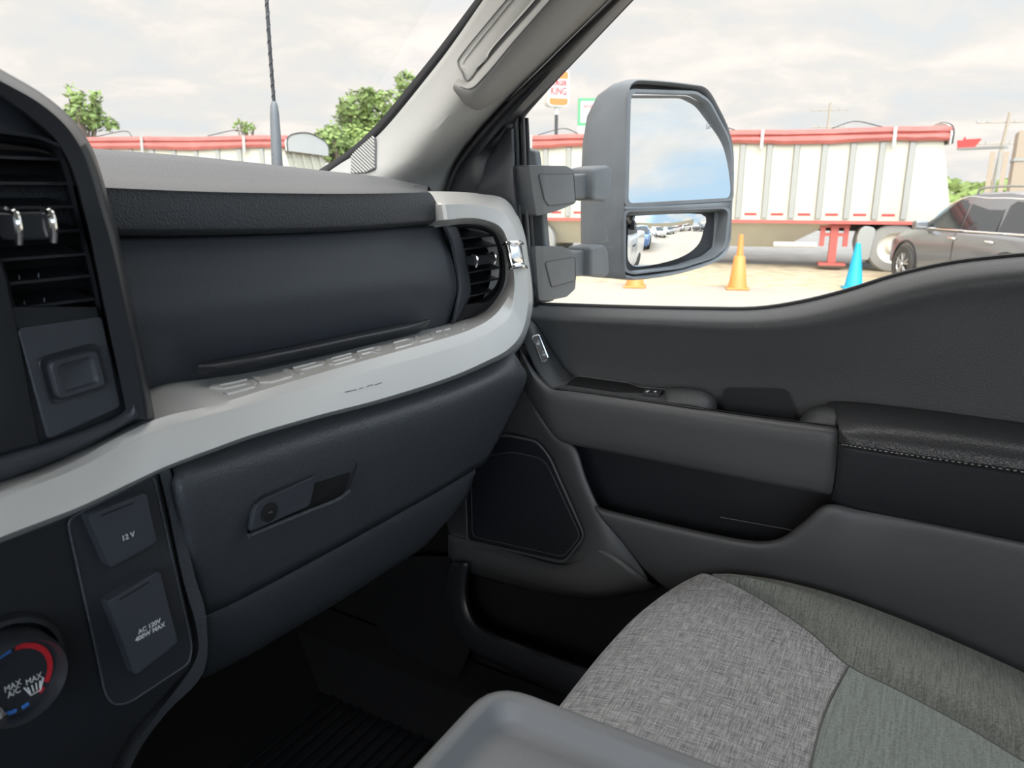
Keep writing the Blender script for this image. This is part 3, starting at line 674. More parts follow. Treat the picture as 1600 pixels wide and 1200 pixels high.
# climate dial
dc = ony(25, 1061, .4794)-V((0, .0094, 0)); dr = (ony(99, 1036, .4794)-dc-V((0, .0094, 0))).length
ax = (0, 1, 0)
dial = mkobj('climate_dial', MB().lathe([(0, .010), (dr*.84, .010), (dr*.87, .004), (dr*.92, .0), (dr*.98, .004), (dr, .012), (dr*1.02, .028)], dc, ax, 56), M_blks, cs, face=EYE, label='round temperature dial')
def arc(r0, r1, a0, a1, dy=-.0):
    mb = MB(); n = 24; A = []; B_ = []
    for i in range(n+1):
        a = math.radians(a0+(a1-a0)*i/n); d = V((math.sin(a), 0, math.cos(a)))
        A.append(dc+V((0, .0094, 0))+d*r0); B_.append(dc+V((0, .0094, 0))+d*r1)
    return mb.grid([A, B_])
mkobj('red_arc', arc(dr*.65, dr*.77, 8, 128), M_red, dial, face=EYE, flat=True)
mkobj('red_arc', arc(dr*.65, dr*.77, 137, 147), M_red, dial, face=EYE, flat=True)
mkobj('blue_arc', arc(dr*.65, dr*.77, -145, 1), M_blue, dial, face=EYE, flat=True)
mkobj('blue_arc', arc(dr*.68, dr*.77, -172, -152), M_blue, dial, face=EYE, flat=True)
mkobj('blue_arc', arc(dr*.68, dr*.77, 168, 180), M_blue, dial, face=EYE, flat=True)
tx = dc+V((0, .0093, 0))
mkobj('lettering', text_mesh('MAX\nA/C', dr*.20, ony(21, 1077, .4793), (1, 0, 0), (0, 0, 1), extr=.0001, lines=.8, sx=.8), M_text, dial, flat=True)
mkobj('lettering', text_mesh('MAX', dr*.20, ony(53, 1061, .4793), (1, 0, 0), (0, 0, 1), extr=.0001, sx=.8), M_text, dial, flat=True)
q = ony(54, 1073, .4793); mm = MB()
for k in range(4):
    mm.tube([q+V((-.004+k*.0026, 0, .002)), q+V((-.003+k*.002, 0, -.003))], .0005, 5)
mm.tube([q+V((-.006, 0, .003)), q+V((-.003, 0, -.0045)), q+V((.003, 0, -.0045)), q+V((.006, 0, .003))], .0005, 5)
mkobj('defrost_symbol', mm, M_text, dial)
mkobj('dial_collar', MB().lathe([(dr*1.28, .026), (dr*1.22, .020), (dr*1.12, .019), (dr*1.06, .026)], dc, ax, 56), M_blk, dial, face=EYE)
mkobj('chrome_button_tip', MB().lathe([(0, 0), (.004, .001), (.006, .006), (.006, .02)], ony(2, 1124, .475), ax, 20), M_chrome, cs, face=EYE)

# ================================================================== DOOR
door = thing('passenger_door', 'dark grey front passenger door with armrest, map pocket and open-top panel', 'door')
D = [
 [(800, 468, 1.045), (836, 476, 1.045), (900, 479, 1.045), (1000, 482, 1.045), (1100, 484, 1.045), (1180, 484, 1.045), (1250, 474, 1.045), (1320, 457, 1.045), (1400, 432, 1.045), (1480, 414, 1.045), (1560, 404, 1.045), (1650, 397, 1.045), (1800, 388, 1.045)],
 [(803, 480, 1.020), (840, 484, 1.020), (900, 486, 1.020), (1000, 489, 1.020), (1100, 492, 1.020), (1180, 492, 1.020), (1250, 484, 1.020), (1320, 467, 1.020), (1400, 443, 1.020), (1480, 425, 1.020), (1560, 414, 1.020), (1650, 408, 1.020), (1800, 400, 1.020)],
 [(808, 492, 1.004), (842, 496, 1.003), (900, 499, 1.000), (1000, 503, 1.000), (1100, 507, 1.000), (1180, 508, 1.000), (1250, 502, 1.000), (1320, 488, 1.000), (1400, 466, 1.000), (1480, 448, 1.000), (1560, 437, 1.000), (1650, 430, 1.000), (1800, 425, 1.000)],
 [(812, 505, 1.004), (848, 512, 1.008), (902, 516, 1.006), (1000, 523, 1.006), (1100, 530, 1.006), (1180, 533, 1.006), (1250, 530, 1.006), (1320, 518, 1.006), (1400, 500, 1.006), (1480, 486, 1.006), (1560, 478, 1.006), (1650, 472, 1.006), (1800, 470, 1.006)],
 [(825, 560, 1.0), (868, 560, 1.018), (908, 562, 1.020), (1000, 574, 1.020), (1100, 585, 1.020), (1180, 590, 1.020), (1250, 592, 1.020), (1320, 590, 1.018), (1400, 584, 1.016), (1480, 580, 1.014), (1560, 576, 1.014), (1650, 575, 1.014), (1800, 575, 1.014)],
 [(835, 610, 1.0), (880, 604, 1.020), (912, 606, 1.022), (1000, 622, 1.024), (1100, 640, 1.024), (1180, 652, 1.024), (1250, 662, 1.024), (1320, 672, 1.022), (1400, 682, 1.020), (1480, 690, 1.018), (1560, 700, 1.018), (1650, 712, 1.018), (1800, 730, 1.018)]]
mkobj('upper_panel', loft([rowx(r) for r in D], 4, 4, post=-.60), M_door, door, face=EYE, solid=.01)
# window sill sweep strip
mkobj('window_sill_seal', MB().tube(cr(rowx([(x, y-1.5, 1.049) for x, y, _ in D[0]]), 4), .0035, 8), M_rub, door)
# front corner piece with the lock switch
fc = [rowx([(800, 500, 1.0), (812, 522, .985), (824, 548, .965), (840, 580, .955), (856, 601, .95), (866, 607, .95)]),
      rowx([(812, 496, 1.0), (828, 516, .985), (842, 543, .975), (860, 572, .975), (876, 594, .972), (884, 600, .972)]),
      rowx([(822, 492, 1.004), (840, 508, 1.003), (856, 536, 1.004), (876, 566, 1.008), (892, 585, 1.010), (902, 592, 1.014)])]
mkobj('front_corner_panel', loft(fc, 5, 5), M_door, door, face=EYE, solid=.006)
# lock switch
def lk(px, py, l=0): return onp(px, py, onx(843, 545, .968-l), V((-.9, -.35, .1)))
lp_ = rnd([lk(831, 526), lk(842, 523), lk(857, 560), lk(848, 567)], .004, 4)
ls = mkobj('lock_switch', MB().prism(lp_, (.008, .003, 0)), M_blks, door, bevel=.0008, label='door lock switch with chrome surround')
mkobj('chrome_frame', MB().tube(lp_, .0013, 8, closed=True), M_chrome, ls)
for (x, y, op) in ((841, 536, 1), (850, 553, 0)):
    c = lk(x, y, .002); mb = MB()
    mb.box(c+V((0, 0, -.001)), (.0006, .005, .0035)); mb.tube([c+V((0, -.0015, .001)), c+V((0, -.0015, .0035)), c+V((0, .0015, .0035)), c+V((0, .0015, .001 if not op else .0025))], .0004, 5)
    mkobj('padlock_symbol', mb, M_text, ls)
# pull trim (outer band)
tr = [
 [(811, 536, .985), (822, 556, .968), (838, 582, .955), (852, 598, .948), (866, 607, .945), (900, 611, .945), (1000, 625, .945), (1100, 640, .945), (1200, 654, .945), (1308, 668, .945)],
 [(811, 540, .976), (820, 560, .958), (835, 587, .946), (848, 602, .940), (863, 611, .937), (898, 615, .936), (998, 630, .935), (1098, 645, .935), (1198, 659, .935), (1309, 673, .935)],
 [(812, 550, .972), (820, 568, .954), (833, 594, .941), (846, 610, .935), (862, 620, .932), (898, 626, .930), (998, 641, .930), (1098, 656, .930), (1198, 671, .930), (1309, 684, .930)],
 [(815, 585, .970), (825, 600, .956), (838, 618, .944), (852, 636, .937), (866, 648, .934), (898, 656, .932), (998, 674, .932), (1098, 692, .932), (1198, 710, .932), (1306, 727, .932)],
 [(822, 615, .972), (834, 635, .960), (848, 655, .948), (860, 672, .942), (874, 684, .939), (902, 691, .938), (1000, 710, .938), (1100, 730, .938), (1198, 750, .938), (1300, 768, .938)],
 [(826, 618, .99), (838, 638, .975), (852, 660, .965), (864, 677, .96), (878, 689, .957), (904, 697, .956), (1000, 716, .956), (1100, 736, .956), (1198, 756, .956), (1296, 772, .956)],
 [(826, 612, 1.02), (838, 632, 1.0), (852, 654, 1.0), (864, 670, 1.0), (878, 682, 1.0), (904, 690, 1.0), (1000, 710, 1.0), (1100, 730, 1.0), (1198, 748, 1.0), (1296, 764, 1.0)]]
mkobj('pull_trim', loft([rowx(r) for r in tr], 5, 2), M_doorl, door, face=EYE, ang=50, solid=.003)
# switch shelf behind the trim
zsh = -.2855
sh = [rowx([(866, 607, .946), (900, 611, .946), (1000, 625, .946), (1100, 640, .946), (1200, 654, .946), (1308, 668, .946)])]
shb = [V((1.022, p.y, p.z)) for p in sh[0]]; shb[0] = V((1.0, sh[0][0].y, sh[0][0].z))
mkobj('switch_shelf', MB().grid([cr([p+V((-.004, 0, .0012)) for p in sh[0][:4]], 4), cr([V((p.x, p.y, p.z+.0012)) for p in shb[:4]], 4)]), M_doorl, door, face=(1, 0, .5))
mkobj('shelf_seam', MB().tube(cr([p+V((.001, 0, .0012)) for p in sh[0]], 5), .0008, 6), M_void, door)
def sz(px, py, dz=0): return onz(px, py, zsh+dz)
pk = [sz(887, 599, .0055), sz(898, 590, .0055), sz(906, 588.5, .0055), sz(982, 599, .0055), sz(1000, 606, .0055), sz(1037, 609, .0055), sz(1034, 615, .0055), sz(997, 612, .0055), sz(962, 611, .0055)]
mkobj('shelf_tray', MB().prism(rnd(pk, .003, 3), (0, 0, -.0015)), M_void, door, label='dark open tray in the shelf', face=(1, 0, .5))
pe = [sz(884, 600, .006), sz(898, 588.5, .006), sz(906, 587.5, .006), sz(982, 598, .006), sz(1000, 605, .006), sz(1040, 608.5, .006)]
mkobj('tray_edge', MB().tube(rndo(pe, .005, 3), .0012, 6), M_doorl, door)
wsw = mkobj('window_switch', MB().prism([sz(1008, 607, .008), sz(1036, 609, .008), sz(1031, 616, .008), sz(1004, 614, .008)], (0, 0, -.004)), M_blks, door, bevel=.0008, label='power window switch')
mkobj('switch_highlight_bar', MB().box(sz(1012, 611.5, .0095), (.009, .0025, .0015)), M_text, wsw, bevel=.0005)
mkobj('switch_symbol', MB().lathe([(0, .001), (.0016, .0008), (.002, 0)], sz(1024, 612, .0082), (0, 0, 1), 16), M_text, wsw)
# rounded nose at the end of the shelf, then the pull cup
nz = [rowx([(1040, 606, .998), (1075, 606, .995), (1100, 611, .99), (1115, 620, .985), (1120, 634, .98), (1120, 646, .975)]),
      rowx([(1040, 612, .975), (1072, 613, .972), (1095, 617, .968), (1108, 625, .965), (1113, 636, .962), (1113, 646, .96)]),
      rowx([(1040, 628, .95), (1070, 631, .95), (1088, 634, .95), (1098, 637, .95), (1102, 641, .95), (1104, 645, .95)])]
mkobj('shelf_nose', loft(nz, 4, 4), M_door, door, face=EYE, solid=.003)
cupr = rnd([onx(1129, 606, 1.012), onx(1232, 608, 1.012), onx(1246, 664, 1.012), onx(1130, 648, 1.012)], .010, 4)
mkobj('pull_cup', MB().grid([cupr, sc_(cupr, .97, 0), [p+V((.0, 0, 0)) for p in sc_(cupr, .94, 0)]], closeu=True).add(sc_(cupr, .94, 0), [tuple(range(len(cupr)))]), M_blk, door, face=EYE, label='dark recessed pull cup')
mkobj('cup_floor', MB().grid([rowx([(1120, 648, .948), (1308, 674, .948)]), rowx([(1120, 655, 1.02), (1308, 674, 1.02)])]), M_void, door, face=(.9, 0, .5))
hp = [rowx([(1250, 654, 1.008), (1262, 640, 1.008), (1280, 634, 1.008), (1300, 634, 1.008)]), rowx([(1250, 660, .985), (1262, 648, .98), (1280, 642, .975), (1306, 644, .97)]), rowx([(1252, 663, .955), (1266, 662, .955), (1284, 664, .952), (1308, 668, .95)])]
mkobj('pull_end_cap', loft(hp, 4, 4), M_door, door, face=EYE, solid=.003)
# armrest
ar = [
 [(1292, 632, 1.012), (1300, 628, 1.012), (1340, 629, 1.012), (1450, 641, 1.012), (1600, 661, 1.012), (1760, 684, 1.012)],
 [(1302, 648, .975), (1312, 645, .975), (1350, 645, .975), (1455, 656, .975), (1600, 675, .975), (1760, 698, .975)],
 [(1309, 664, .940), (1320, 664, .938), (1360, 665, .936), (1460, 675, .936), (1600, 694, .936), (1760, 717, .936)],
 [(1311, 676, .926), (1322, 678, .920), (1360, 683, .920), (1460, 697, .920), (1600, 716, .920), (1760, 740, .920)],
 [(1311, 692, .922), (1324, 696, .916), (1360, 702, .916), (1460, 717, .916), (1600, 737, .916), (1760, 762, .916)]]
arm = mkobj('armrest_pad', loft([rowx(r) for r in ar], 5, 5, post=-.60), M_leather, door, face=EYE, solid=.006, label='padded black leather armrest top')
ab = [
 [(1311, 694, .924), (1324, 697, .919), (1360, 703, .919), (1460, 718, .919), (1600, 739, .919), (1760, 764, .919)],
 [(1310, 702, .921), (1324, 705, .917), (1360, 711, .917), (1460, 726, .917), (1600, 747, .917), (1760, 773, .917)],
 [(1306, 745, .932), (1320, 748, .928), (1358, 755, .928), (1460, 772, .928), (1600, 796, .928), (1760, 824, .928)],
 [(1297, 778, .955), (1312, 784, .950), (1352, 794, .950), (1460, 815, .950), (1600, 842, .950), (1760, 872, .950)],
 [(1296, 786, .99), (1310, 791, .985), (1350, 800, .985), (1460, 820, .985), (1600, 848, .985), (1760, 878, .985)]]
mkobj('armrest_side', loft([rowx(r) for r in ab], 5, 4, post=-.60), M_leather2, door, face=EYE, solid=.004)
st = cr(rowx([(1312, 697, .9205), (1325, 699, .915), (1360, 705, .915), (1460, 720, .915), (1600, 741, .915), (1760, 766, .915)]), 40)
mb = MB(); acc = 0
for i in range(len(st)-1):
    a, b = st[i], st[i+1]; acc += (b-a).length
    if acc > .0048:
        acc = 0; d = (b-a).normalized(); c = a+V((-.0006, 0, .0026)); mb.tube([c-d*.0016, c, c+d*.0016], [.0005, .0009, .0005], 5)
mkobj('stitching', mb, M_thread, arm, kind='stuff', label='row of grey stitches')
mkobj('seam_line', MB().tube(st, .0011, 6), M_void, arm)
# lower panel with map pocket
lw = [
 [(930, 790, .952), (960, 799, .952), (1050, 820, .952), (1120, 835, .952), (1180, 845, .952), (1220, 840, .952), (1255, 815, .952), (1292, 787, .955), (1350, 797, .960), (1460, 818, .960), (1600, 846, .960), (1760, 878, .960)],
 [(934, 798, .942), (962, 806, .942), (1050, 827, .942), (1120, 842, .942), (1182, 852, .942), (1224, 847, .942), (1262, 822, .942), (1300, 794, .946), (1352, 803, .954), (1462, 824, .954), (1600, 852, .954), (1760, 884, .954)],
 [(940, 810, .942), (966, 820, .941), (1052, 842, .941), (1122, 857, .941), (1184, 866, .941), (1230, 862, .941), (1270, 845, .942), (1310, 830, .945), (1360, 835, .950), (1464, 850, .952), (1600, 880, .952), (1760, 915, .952)],
 [(975, 850, .950), (1000, 862, .948), (1060, 880, .948), (1130, 895, .948), (1190, 905, .948), (1240, 905, .946), (1290, 905, .946), (1330, 905, .946), (1380, 910, .950), (1480, 930, .952), (1610, 960, .952), (1770, 1000, .952)],
 [(1005, 888, .958), (1030, 900, .958), (1080, 915, .958), (1140, 935, .958), (1200, 960, .956), (1260, 985, .956), (1320, 1010, .956), (1380, 1030, .956), (1440, 1050, .956), (1540, 1085, .956), (1660, 1130, .956), (1800, 1180, .956)],
 [(1040, 920, .975), (1055, 930, .975), (1100, 950, .975), (1160, 980, .975), (1230, 1015, .975), (1290, 1050, .975), (1350, 1080, .975), (1420, 1110, .975), (1480, 1140, .975), (1580, 1180, .975), (1700, 1230, .975), (1840, 1290, .975)]]
mkobj('lower_panel', loft([rowx(r) for r in lw], 4, 3, post=-.60), M_doorl, door, face=EYE, solid=.005, ang=50)
# pocket cavity
pc = [rowx([(880, 680, 1.018), (1000, 700, 1.018), (1150, 730, 1.018), (1310, 760, 1.018)]), rowx([(920, 860, 1.018), (1050, 880, 1.018), (1180, 900, 1.018), (1330, 880, 1.018)])]
mkobj('pocket_back', MB().grid(pc), M_blk, door, face=EYE)
mkobj('pocket_rib', MB().tube(rowx([(1125, 808, 1.012), (1170, 816, 1.012), (1240, 829, 1.012)]), .0012, 6), M_blks, door)
# speaker section
sp_ = [
 [(806, 540, .99), (818, 585, .975), (828, 620, .968), (845, 655, .962), (872, 686, .960), (898, 702, .960), (912, 745, .955), (932, 790, .952), (960, 830, .952), (985, 865, .955), (1012, 905, .962)],
 [(804, 545, .995), (812, 590, .982), (820, 625, .976), (832, 660, .972), (852, 690, .970), (874, 716, .968), (890, 755, .964), (908, 800, .960), (915, 845, .958), (905, 880, .958), (930, 915, .966)],
 [(802, 560, 1.0), (800, 600, 1.0), (802, 640, 1.0), (804, 672, .995), (835, 688, .985), (858, 724, .982), (876, 765, .978), (894, 806, .974), (906, 838, .972), (884, 876, .972), (882, 905, .975)],
 [(790, 560, 1.01), (780, 620, 1.01), (770, 660, 1.01), (770, 700, 1.0), (790, 760, 1.0), (800, 800, 1.0), (800, 830, 1.0), (810, 850, .99), (820, 860, .985), (820, 868, .98), (800, 880, .982)],
 [(700, 560, 1.02), (700, 640, 1.02), (700, 680, 1.02), (695, 720, 1.01), (695, 760, 1.01), (695, 790, 1.01), (697, 810, 1.0), (700, 825, .995), (702, 832, .99), (705, 838, .985), (702, 850, .99)]]
mkobj('front_lower_panel', loft([rowx(r) for r in sp_], 4, 2), M_doorl, door, face=EYE, solid=.005, ang=60)
mkobj('door_backing', MB().prism([onx(680, 560, 1.03), onx(900, 560, 1.03), onx(1320, 780, 1.03), onx(1900, 880, 1.03), onx(1900, 1350, 1.03), onx(1000, 930, 1.03), onx(680, 900, 1.03)], (.02, 0, 0)), M_blk, door)
# lower nose below the speaker
nb = [rowx([(700, 835, .985), (760, 852, .978), (820, 868, .972), (876, 882, .965), (905, 874, .958), (918, 850, .958)]),
      rowx([(700, 850, .975), (760, 868, .966), (820, 885, .960), (880, 900, .952), (930, 895, .950), (965, 872, .952)]),
      rowx([(700, 872, .978), (760, 890, .968), (820, 908, .962), (880, 922, .956), (945, 926, .955), (1010, 908, .960)]),
      rowx([(700, 885, 1.0), (760, 905, 1.0), (820, 920, 1.0), (880, 932, 1.0), (945, 936, 1.0), (1030, 920, 1.0)])]
mkobj('lower_nose', loft(nb, 5, 4), M_doorl, door, face=EYE, solid=.004)
# speaker grille
gr = [onx(725, 692, .972), onx(790, 680, .972), onx(838, 689, .972), onx(858, 712, .968), (onx(914, 838, .960)), onx(882, 879, .960), onx(730, 845, .972)]
def planar(pts):
    c = sum(pts, V((0, 0, 0)))/len(pts); nn = V((0, 0, 0))
    for i in range(len(pts)): nn += (pts[i-1]-c).cross(pts[i]-c)
    nn.normalize(); return [p*(c.dot(nn)/p.dot(nn)) for p in pts], nn, c
gr, gn, gcn = planar(gr)
if gn.x > 0: gn = -gn
g2_ = rnd(gr, .012, 5)
sgr = mkobj('speaker_grille', MB().prism(g2_, -gn*.006), M_blk, door, bevel=.001, label='angular speaker grille with fine perforations')
mkobj('grille_rim', MB().tube(g2_, .0022, 8, closed=True), M_doorl, sgr)
gi, _, _ = planar([onx(735, 716, .972), onx(800, 706, .972), onx(845, 716, .972), onx(856, 728, .968), (onx(907, 838, .960)), onx(880, 870, .960), onx(738, 838, .972)])
gi = [onp(*proj(p), gcn+gn*.0012, gn) for p in gi]
mkobj('grille_inner_edge', MB().tube(rnd(gi, .010, 5), .0009, 6, closed=True), M_doorl, sgr)
# perforation: bumps in a hex array inside gi
e1 = V((0, 1, 0)); e1 = (e1-gn*e1.dot(gn)).normalized(); e2_ = gn.cross(e1)
poly2 = [((p-gcn).dot(e1), (p-gcn).dot(e2_)) for p in gi]
def inside(x, y, P):
    c = False
    for i in range(len(P)):
        (xa, ya), (xb, yb) = P[i-1], P[i]
        if (ya > y) != (yb > y) and x < (xb-xa)*(y-ya)/(yb-ya)+xa: c = not c
    return c
mb = MB(); stp = .0046; j = 0
y = min(p[1] for p in poly2)
while y < max(p[1] for p in poly2):
    x = min(p[0] for p in poly2)+(stp/2 if j % 2 else 0)
    while x < max(p[0] for p in poly2):
        if inside(x, y, poly2):
            c = gcn+gn*.0006+e1*x+e2_*y; r = .0014
            mb.add([c-e1*r, c-e2_*r*.7, c+e1*r, c+e2_*r*.7, c+gn*.0008], [(0, 1, 4), (1, 2, 4), (2, 3, 4), (3, 0, 4)])
        x += stp
    y += stp*.8; j += 1
mkobj('perforation', mb, M_blks, sgr, kind='stuff', merge=False, flat=True)

# window frame, sail panel and seals
fo = [(688, 330, 1.0), (694, 298, 1.0), (708, 262, 1.0), (735, 222, 1.0), (790, 160, .985), (850, 100, .975), (953, 0, .96), (1040, -88, .945), (1128, -188, .925)]
fm = [(714, 340, .99), (719, 300, .99), (731, 268, .99), (752, 236, .99), (796, 184, .985), (855, 119, .975), (961, 8, .96), (1050, -82, .95), (1140, -184, .935)]
fi_ = [(750, 345, 1.0), (752, 305, 1.0), (762, 272, 1.0), (788, 216, 1.02), (820, 174, 1.035), (872, 120, 1.03), (984, 2, 1.015), (1072, -90, 1.0), (1165, -190, .98)]
fj_ = [(780, 345, 1.04), (782, 305, 1.04), (790, 272, 1.04), (803, 222, 1.045), (821, 175, 1.05), (874, 118, 1.05), (988, -1, 1.035), (1076, -92, 1.02), (1169, -192, 1.0)]
mkobj('window_frame', loft([rowx([(x-14, y-10, z+.025) for x, y, z in fo]), rowx(fo), rowx(fm), rowx(fi_), rowx(fj_)], 6, 3), M_blk, door, face=EYE, solid=.006)
mkobj('frame_lip', MB().tube(cr(rowx([(700, 300, .995), (714, 264, .993), (741, 225, .99), (795, 164, .98), (856, 104, .97), (960, 2, .955), (1045, -84, .94)]), 6), .0045, 8), M_rub, door, label='rubber lip between frame and pillar')
# sail panel (black triangle)
sa = [rowx([(716, 540, 1.0), (716, 420, 1.0), (722, 318, 1.0), (738, 280, 1.0), (764, 245, 1.0), (786, 208, 1.008)]),
      rowx([(780, 540, .99), (775, 420, .99), (770, 318, .99), (772, 275, .99), (782, 235, .995), (792, 200, 1.004)]),
      rowx([(812, 540, .988), (806, 420, .988), (799, 318, .988), (796, 275, .988), (796, 235, .992), (795, 199, 1.0)]),
      rowx([(820, 540, .994), (815, 420, .994), (807, 318, .994), (804, 275, .994), (803, 235, .996), (802, 200, 1.004)]),
      rowx([(822, 540, 1.02), (817, 420, 1.02), (809, 318, 1.02), (806, 275, 1.02), (805, 235, 1.02), (804, 198, 1.02)])]
mkobj('sail_panel', loft(sa, 5, 2), M_blks, door, face=EYE, solid=.004, label='black triangular panel behind the mirror mount')
def strip(x0, x1, xx, m, name, t=0):
    a = rowx([(x0+(p[0]), p[1], xx) for p in SL]); b = rowx([(x1+(p[0]), p[1], xx) for p in SL])
    mkobj(name, loft([a, b], 4), m, door, face=EYE, solid=.004)
SL = [(-5, 184), (-3, 230), (0, 320), (5, 400), (10, 478)]
strip(806, 813, 1.022, M_rub2, 'window_seal'); strip(813, 822, 1.028, M_rub, 'window_channel'); strip(820, 823, 1.024, M_rub2, 'window_seal'); strip(823, 829, 1.034, M_rub, 'window_channel')
mkobj('upper_channel', MB().tube(cr(rowx([(816, 190, 1.04), (819, 179, 1.042), (842, 152, 1.045), (874, 117, 1.044), (987, -2, 1.03), (1075, -93, 1.015)]), 6), .0035, 8), M_rub2, door)
gw = [onx(829, 478, 1.052), onx(1180, 486, 1.052), onx(1330, 458, 1.052), onx(1480, 416, 1.052), onx(1950, 370, 1.052)]
gt = [onx(818, 172, 1.052), onx(872, 112, 1.05), onx(945, 35, 1.045), onx(1074, -104, 1.02), onx(1950, -420, .99)]
mkobj('window_pane', MB().grid([gw, gt]), M_glass, door, face=EYE)

# door opening sill frame seen below the door
ks = thing('door_sill_trim', 'dark curved sill trim below the speaker, beside the footwell', 'trim')
so0 = [(706, 880, .965), (700, 915, .965), (706, 965, .955), (735, 1008, .945), (800, 1042, .93), (905, 1092, .92), (1000, 1140, .91)]
so1 = [(722, 880, .955), (717, 915, .955), (722, 960, .945), (748, 996, .935), (806, 1028, .92), (910, 1074, .91), (1000, 1118, .90)]
so2 = [(735, 880, .965), (730, 915, .965), (735, 955, .955), (758, 984, .945), (812, 1008, .93), (925, 1050, .92), (1000, 1085, .91)]
mkobj('sill_frame', loft([rowx([(x-4, y+6, z+.03) for x, y, z in so0]), rowx(so0), rowx(so1), rowx(so2), rowx([(x+3, y-3, z+.04) for x, y, z in so2])], 5, 3), M_blks, ks, face=EYE, solid=.004)
mkobj('sill_carpet', MB().box((.965, .55, -.93), (.09, 1.0, .14)), M_carpet, ks)
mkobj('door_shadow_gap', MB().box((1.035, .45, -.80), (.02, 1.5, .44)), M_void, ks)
mkobj('kick_panel', loft([rowx([(560, 880, .99), (600, 1000, .97), (690, 1095, .96)]), rowx([(640, 870, .985), (650, 980, .965), (720, 1050, .955)]), rowx([(704, 870, .975), (700, 950, .965), (735, 1010, .955)])], 5, 3), M_carpet, ks, face=EYE, solid=.004)

# ================================================================== FLOOR MAT
fm_ = thing('floor_mat', 'black ribbed rubber floor mat in the passenger footwell', 'floor mat')
zf = -.985
mo = [V((.36, 1.02, zf)), V((.965, 1.02, zf)), V((.955, .70, zf)), V((.955, .30, zf)), V((.36, .30, zf))]
mkobj('mat_base', MB().prism(rnd(mo, .04, 4), (0, 0, -.012)), M_mat, fm_, bevel=.003)
y = .36; i = 0
while y < .965:
    mkobj('rib', MB().box((.655, y, zf+.003), (.53 if i % 3 else .55, .010, .007)), M_mat, fm_, bevel=.0025, bseg=2); y += .0245; i += 1
mkobj('mat_rim', MB().tube(rnd(mo, .04, 4), .006, 8, closed=True), M_mat, fm_)

# ================================================================== SEAT
seat = thing('passenger_seat', 'grey cloth front passenger seat cushion with woven front panel', 'seat')
def sr_(L): return [onz(x, y, z) for x, y, z in L]
W = [
 [(1098, 896, -.514), (1060, 916, -.522), (1008, 956, -.528), (958, 1010, -.532), (912, 1068, -.534), (872, 1122, -.535), (845, 1165, -.535)],
 [(1112, 899, -.508), (1072, 925, -.515), (1020, 970, -.520), (972, 1028, -.524), (926, 1088, -.526), (888, 1145, -.527), (862, 1190, -.527)],
 [(1135, 908, -.506), (1098, 942, -.510), (1048, 992, -.514), (1002, 1052, -.517), (958, 1114, -.519), (922, 1175, -.520), (900, 1220, -.520)],
 [(1190, 937, -.507), (1155, 975, -.509), (1108, 1028, -.511), (1064, 1088, -.513), (1022, 1150, -.514), (988, 1215, -.515), (968, 1260, -.515)],
 [(1262, 985, -.508), (1232, 1020, -.509), (1196, 1070, -.510), (1162, 1128, -.511), (1130, 1192, -.512), (1105, 1255, -.513), (1090, 1300, -.513)],
 [(1326, 1040, -.510), (1310, 1068, -.510), (1292, 1105, -.511), (1278, 1150, -.512), (1266, 1200, -.512), (1258, 1260, -.513), (1254, 1320, -.513)]]
rowsW = [sr_(r) for r in W]
r0 = rowsW[0]
front = [[p+V((.004, .004, -.17)) for p in r0], [p+V((.004, .020, -.05)) for p in r0], [p+V((.002, .016, -.018)) for p in r0], [p+V((0, .006, -.004)) for p in r0]]
mkobj('front_cloth_panel', loft(front+rowsW, 5, 4), M_weave, seat, face=(.4, .2, .5), ang=80, label='light grey cross-woven front panel')
B = [
 [(1112, 899, -.508), (1135, 908, -.506), (1190, 937, -.507), (1262, 985, -.508), (1326, 1040, -.510), (1400, 1077, -.512), (1500, 1130, -.513), (1600, 1190, -.514), (1720, 1260, -.514)],
 [(1110, 898, -.506), (1142, 905, -.500), (1212, 934, -.494), (1292, 972, -.492), (1362, 1015, -.493), (1440, 1055, -.494), (1545, 1110, -.496), (1640, 1160, -.498), (1760, 1230, -.5)]]
CX = [(1104, 896, .902), (1150, 902, .905), (1215, 912, .900), (1300, 935, .893), (1400, 972, .888), (1500, 1014, .884), (1600, 1060, .882), (1700, 1112, .88), (1850, 1195, .88)]
b0, b1 = sr_(B[0]), sr_(B[1]); b2 = rowx(CX)
b15 = [(p+q)/2+V((0, 0, .006)) for p, q in zip(b1, b2)]
b3 = [p+V((.024, -.005, -.02)) for p in b2]; b4 = [p+V((.030, -.02, -.16)) for p in b2]
b2[0] = b0[0]+V((.004, .0, -.001)); b15[0] = (b0[0]+b2[0])/2; b1[0] = b0[0]+V((.002, 0, 0)); b3[0] = b2[0]+V((.01, .0, -.02)); b4[0] = b2[0]+V((.015, .0, -.17)); b3[1] = b2[1]+V((.022, 0, -.02)); b4[1] = b2[1]+V((.03, 0, -.17))
mkobj('side_bolster', loft([b0, b1, b15, b2, b3, b4], 5, 4, post=-.56), M_bol, seat, face=(.6, -.2, .6), ang=80, label='greenish grey raised side bolster')
I_ = [[(1326, 1040, -.510), (1400, 1077, -.512), (1500, 1130, -.513), (1600, 1190, -.514), (1720, 1260, -.514)],
      [(1292, 1105, -.511), (1370, 1142, -.510), (1460, 1190, -.510), (1560, 1250, -.51), (1670, 1320, -.51)],
      [(1266, 1200, -.512), (1340, 1240, -.511), (1430, 1290, -.51), (1520, 1350, -.51), (1630, 1420, -.51)],
      [(1254, 1320, -.513), (1330, 1360, -.512), (1410, 1410, -.51), (1500, 1470, -.51), (1600, 1540, -.51)]]
mkobj('seat_insert', loft([sr_(r) for r in I_], 5, 4, post=-.56), M_ins, seat, face=(.6, -.2, .6), ang=80, label='smooth grey-green seat insert')
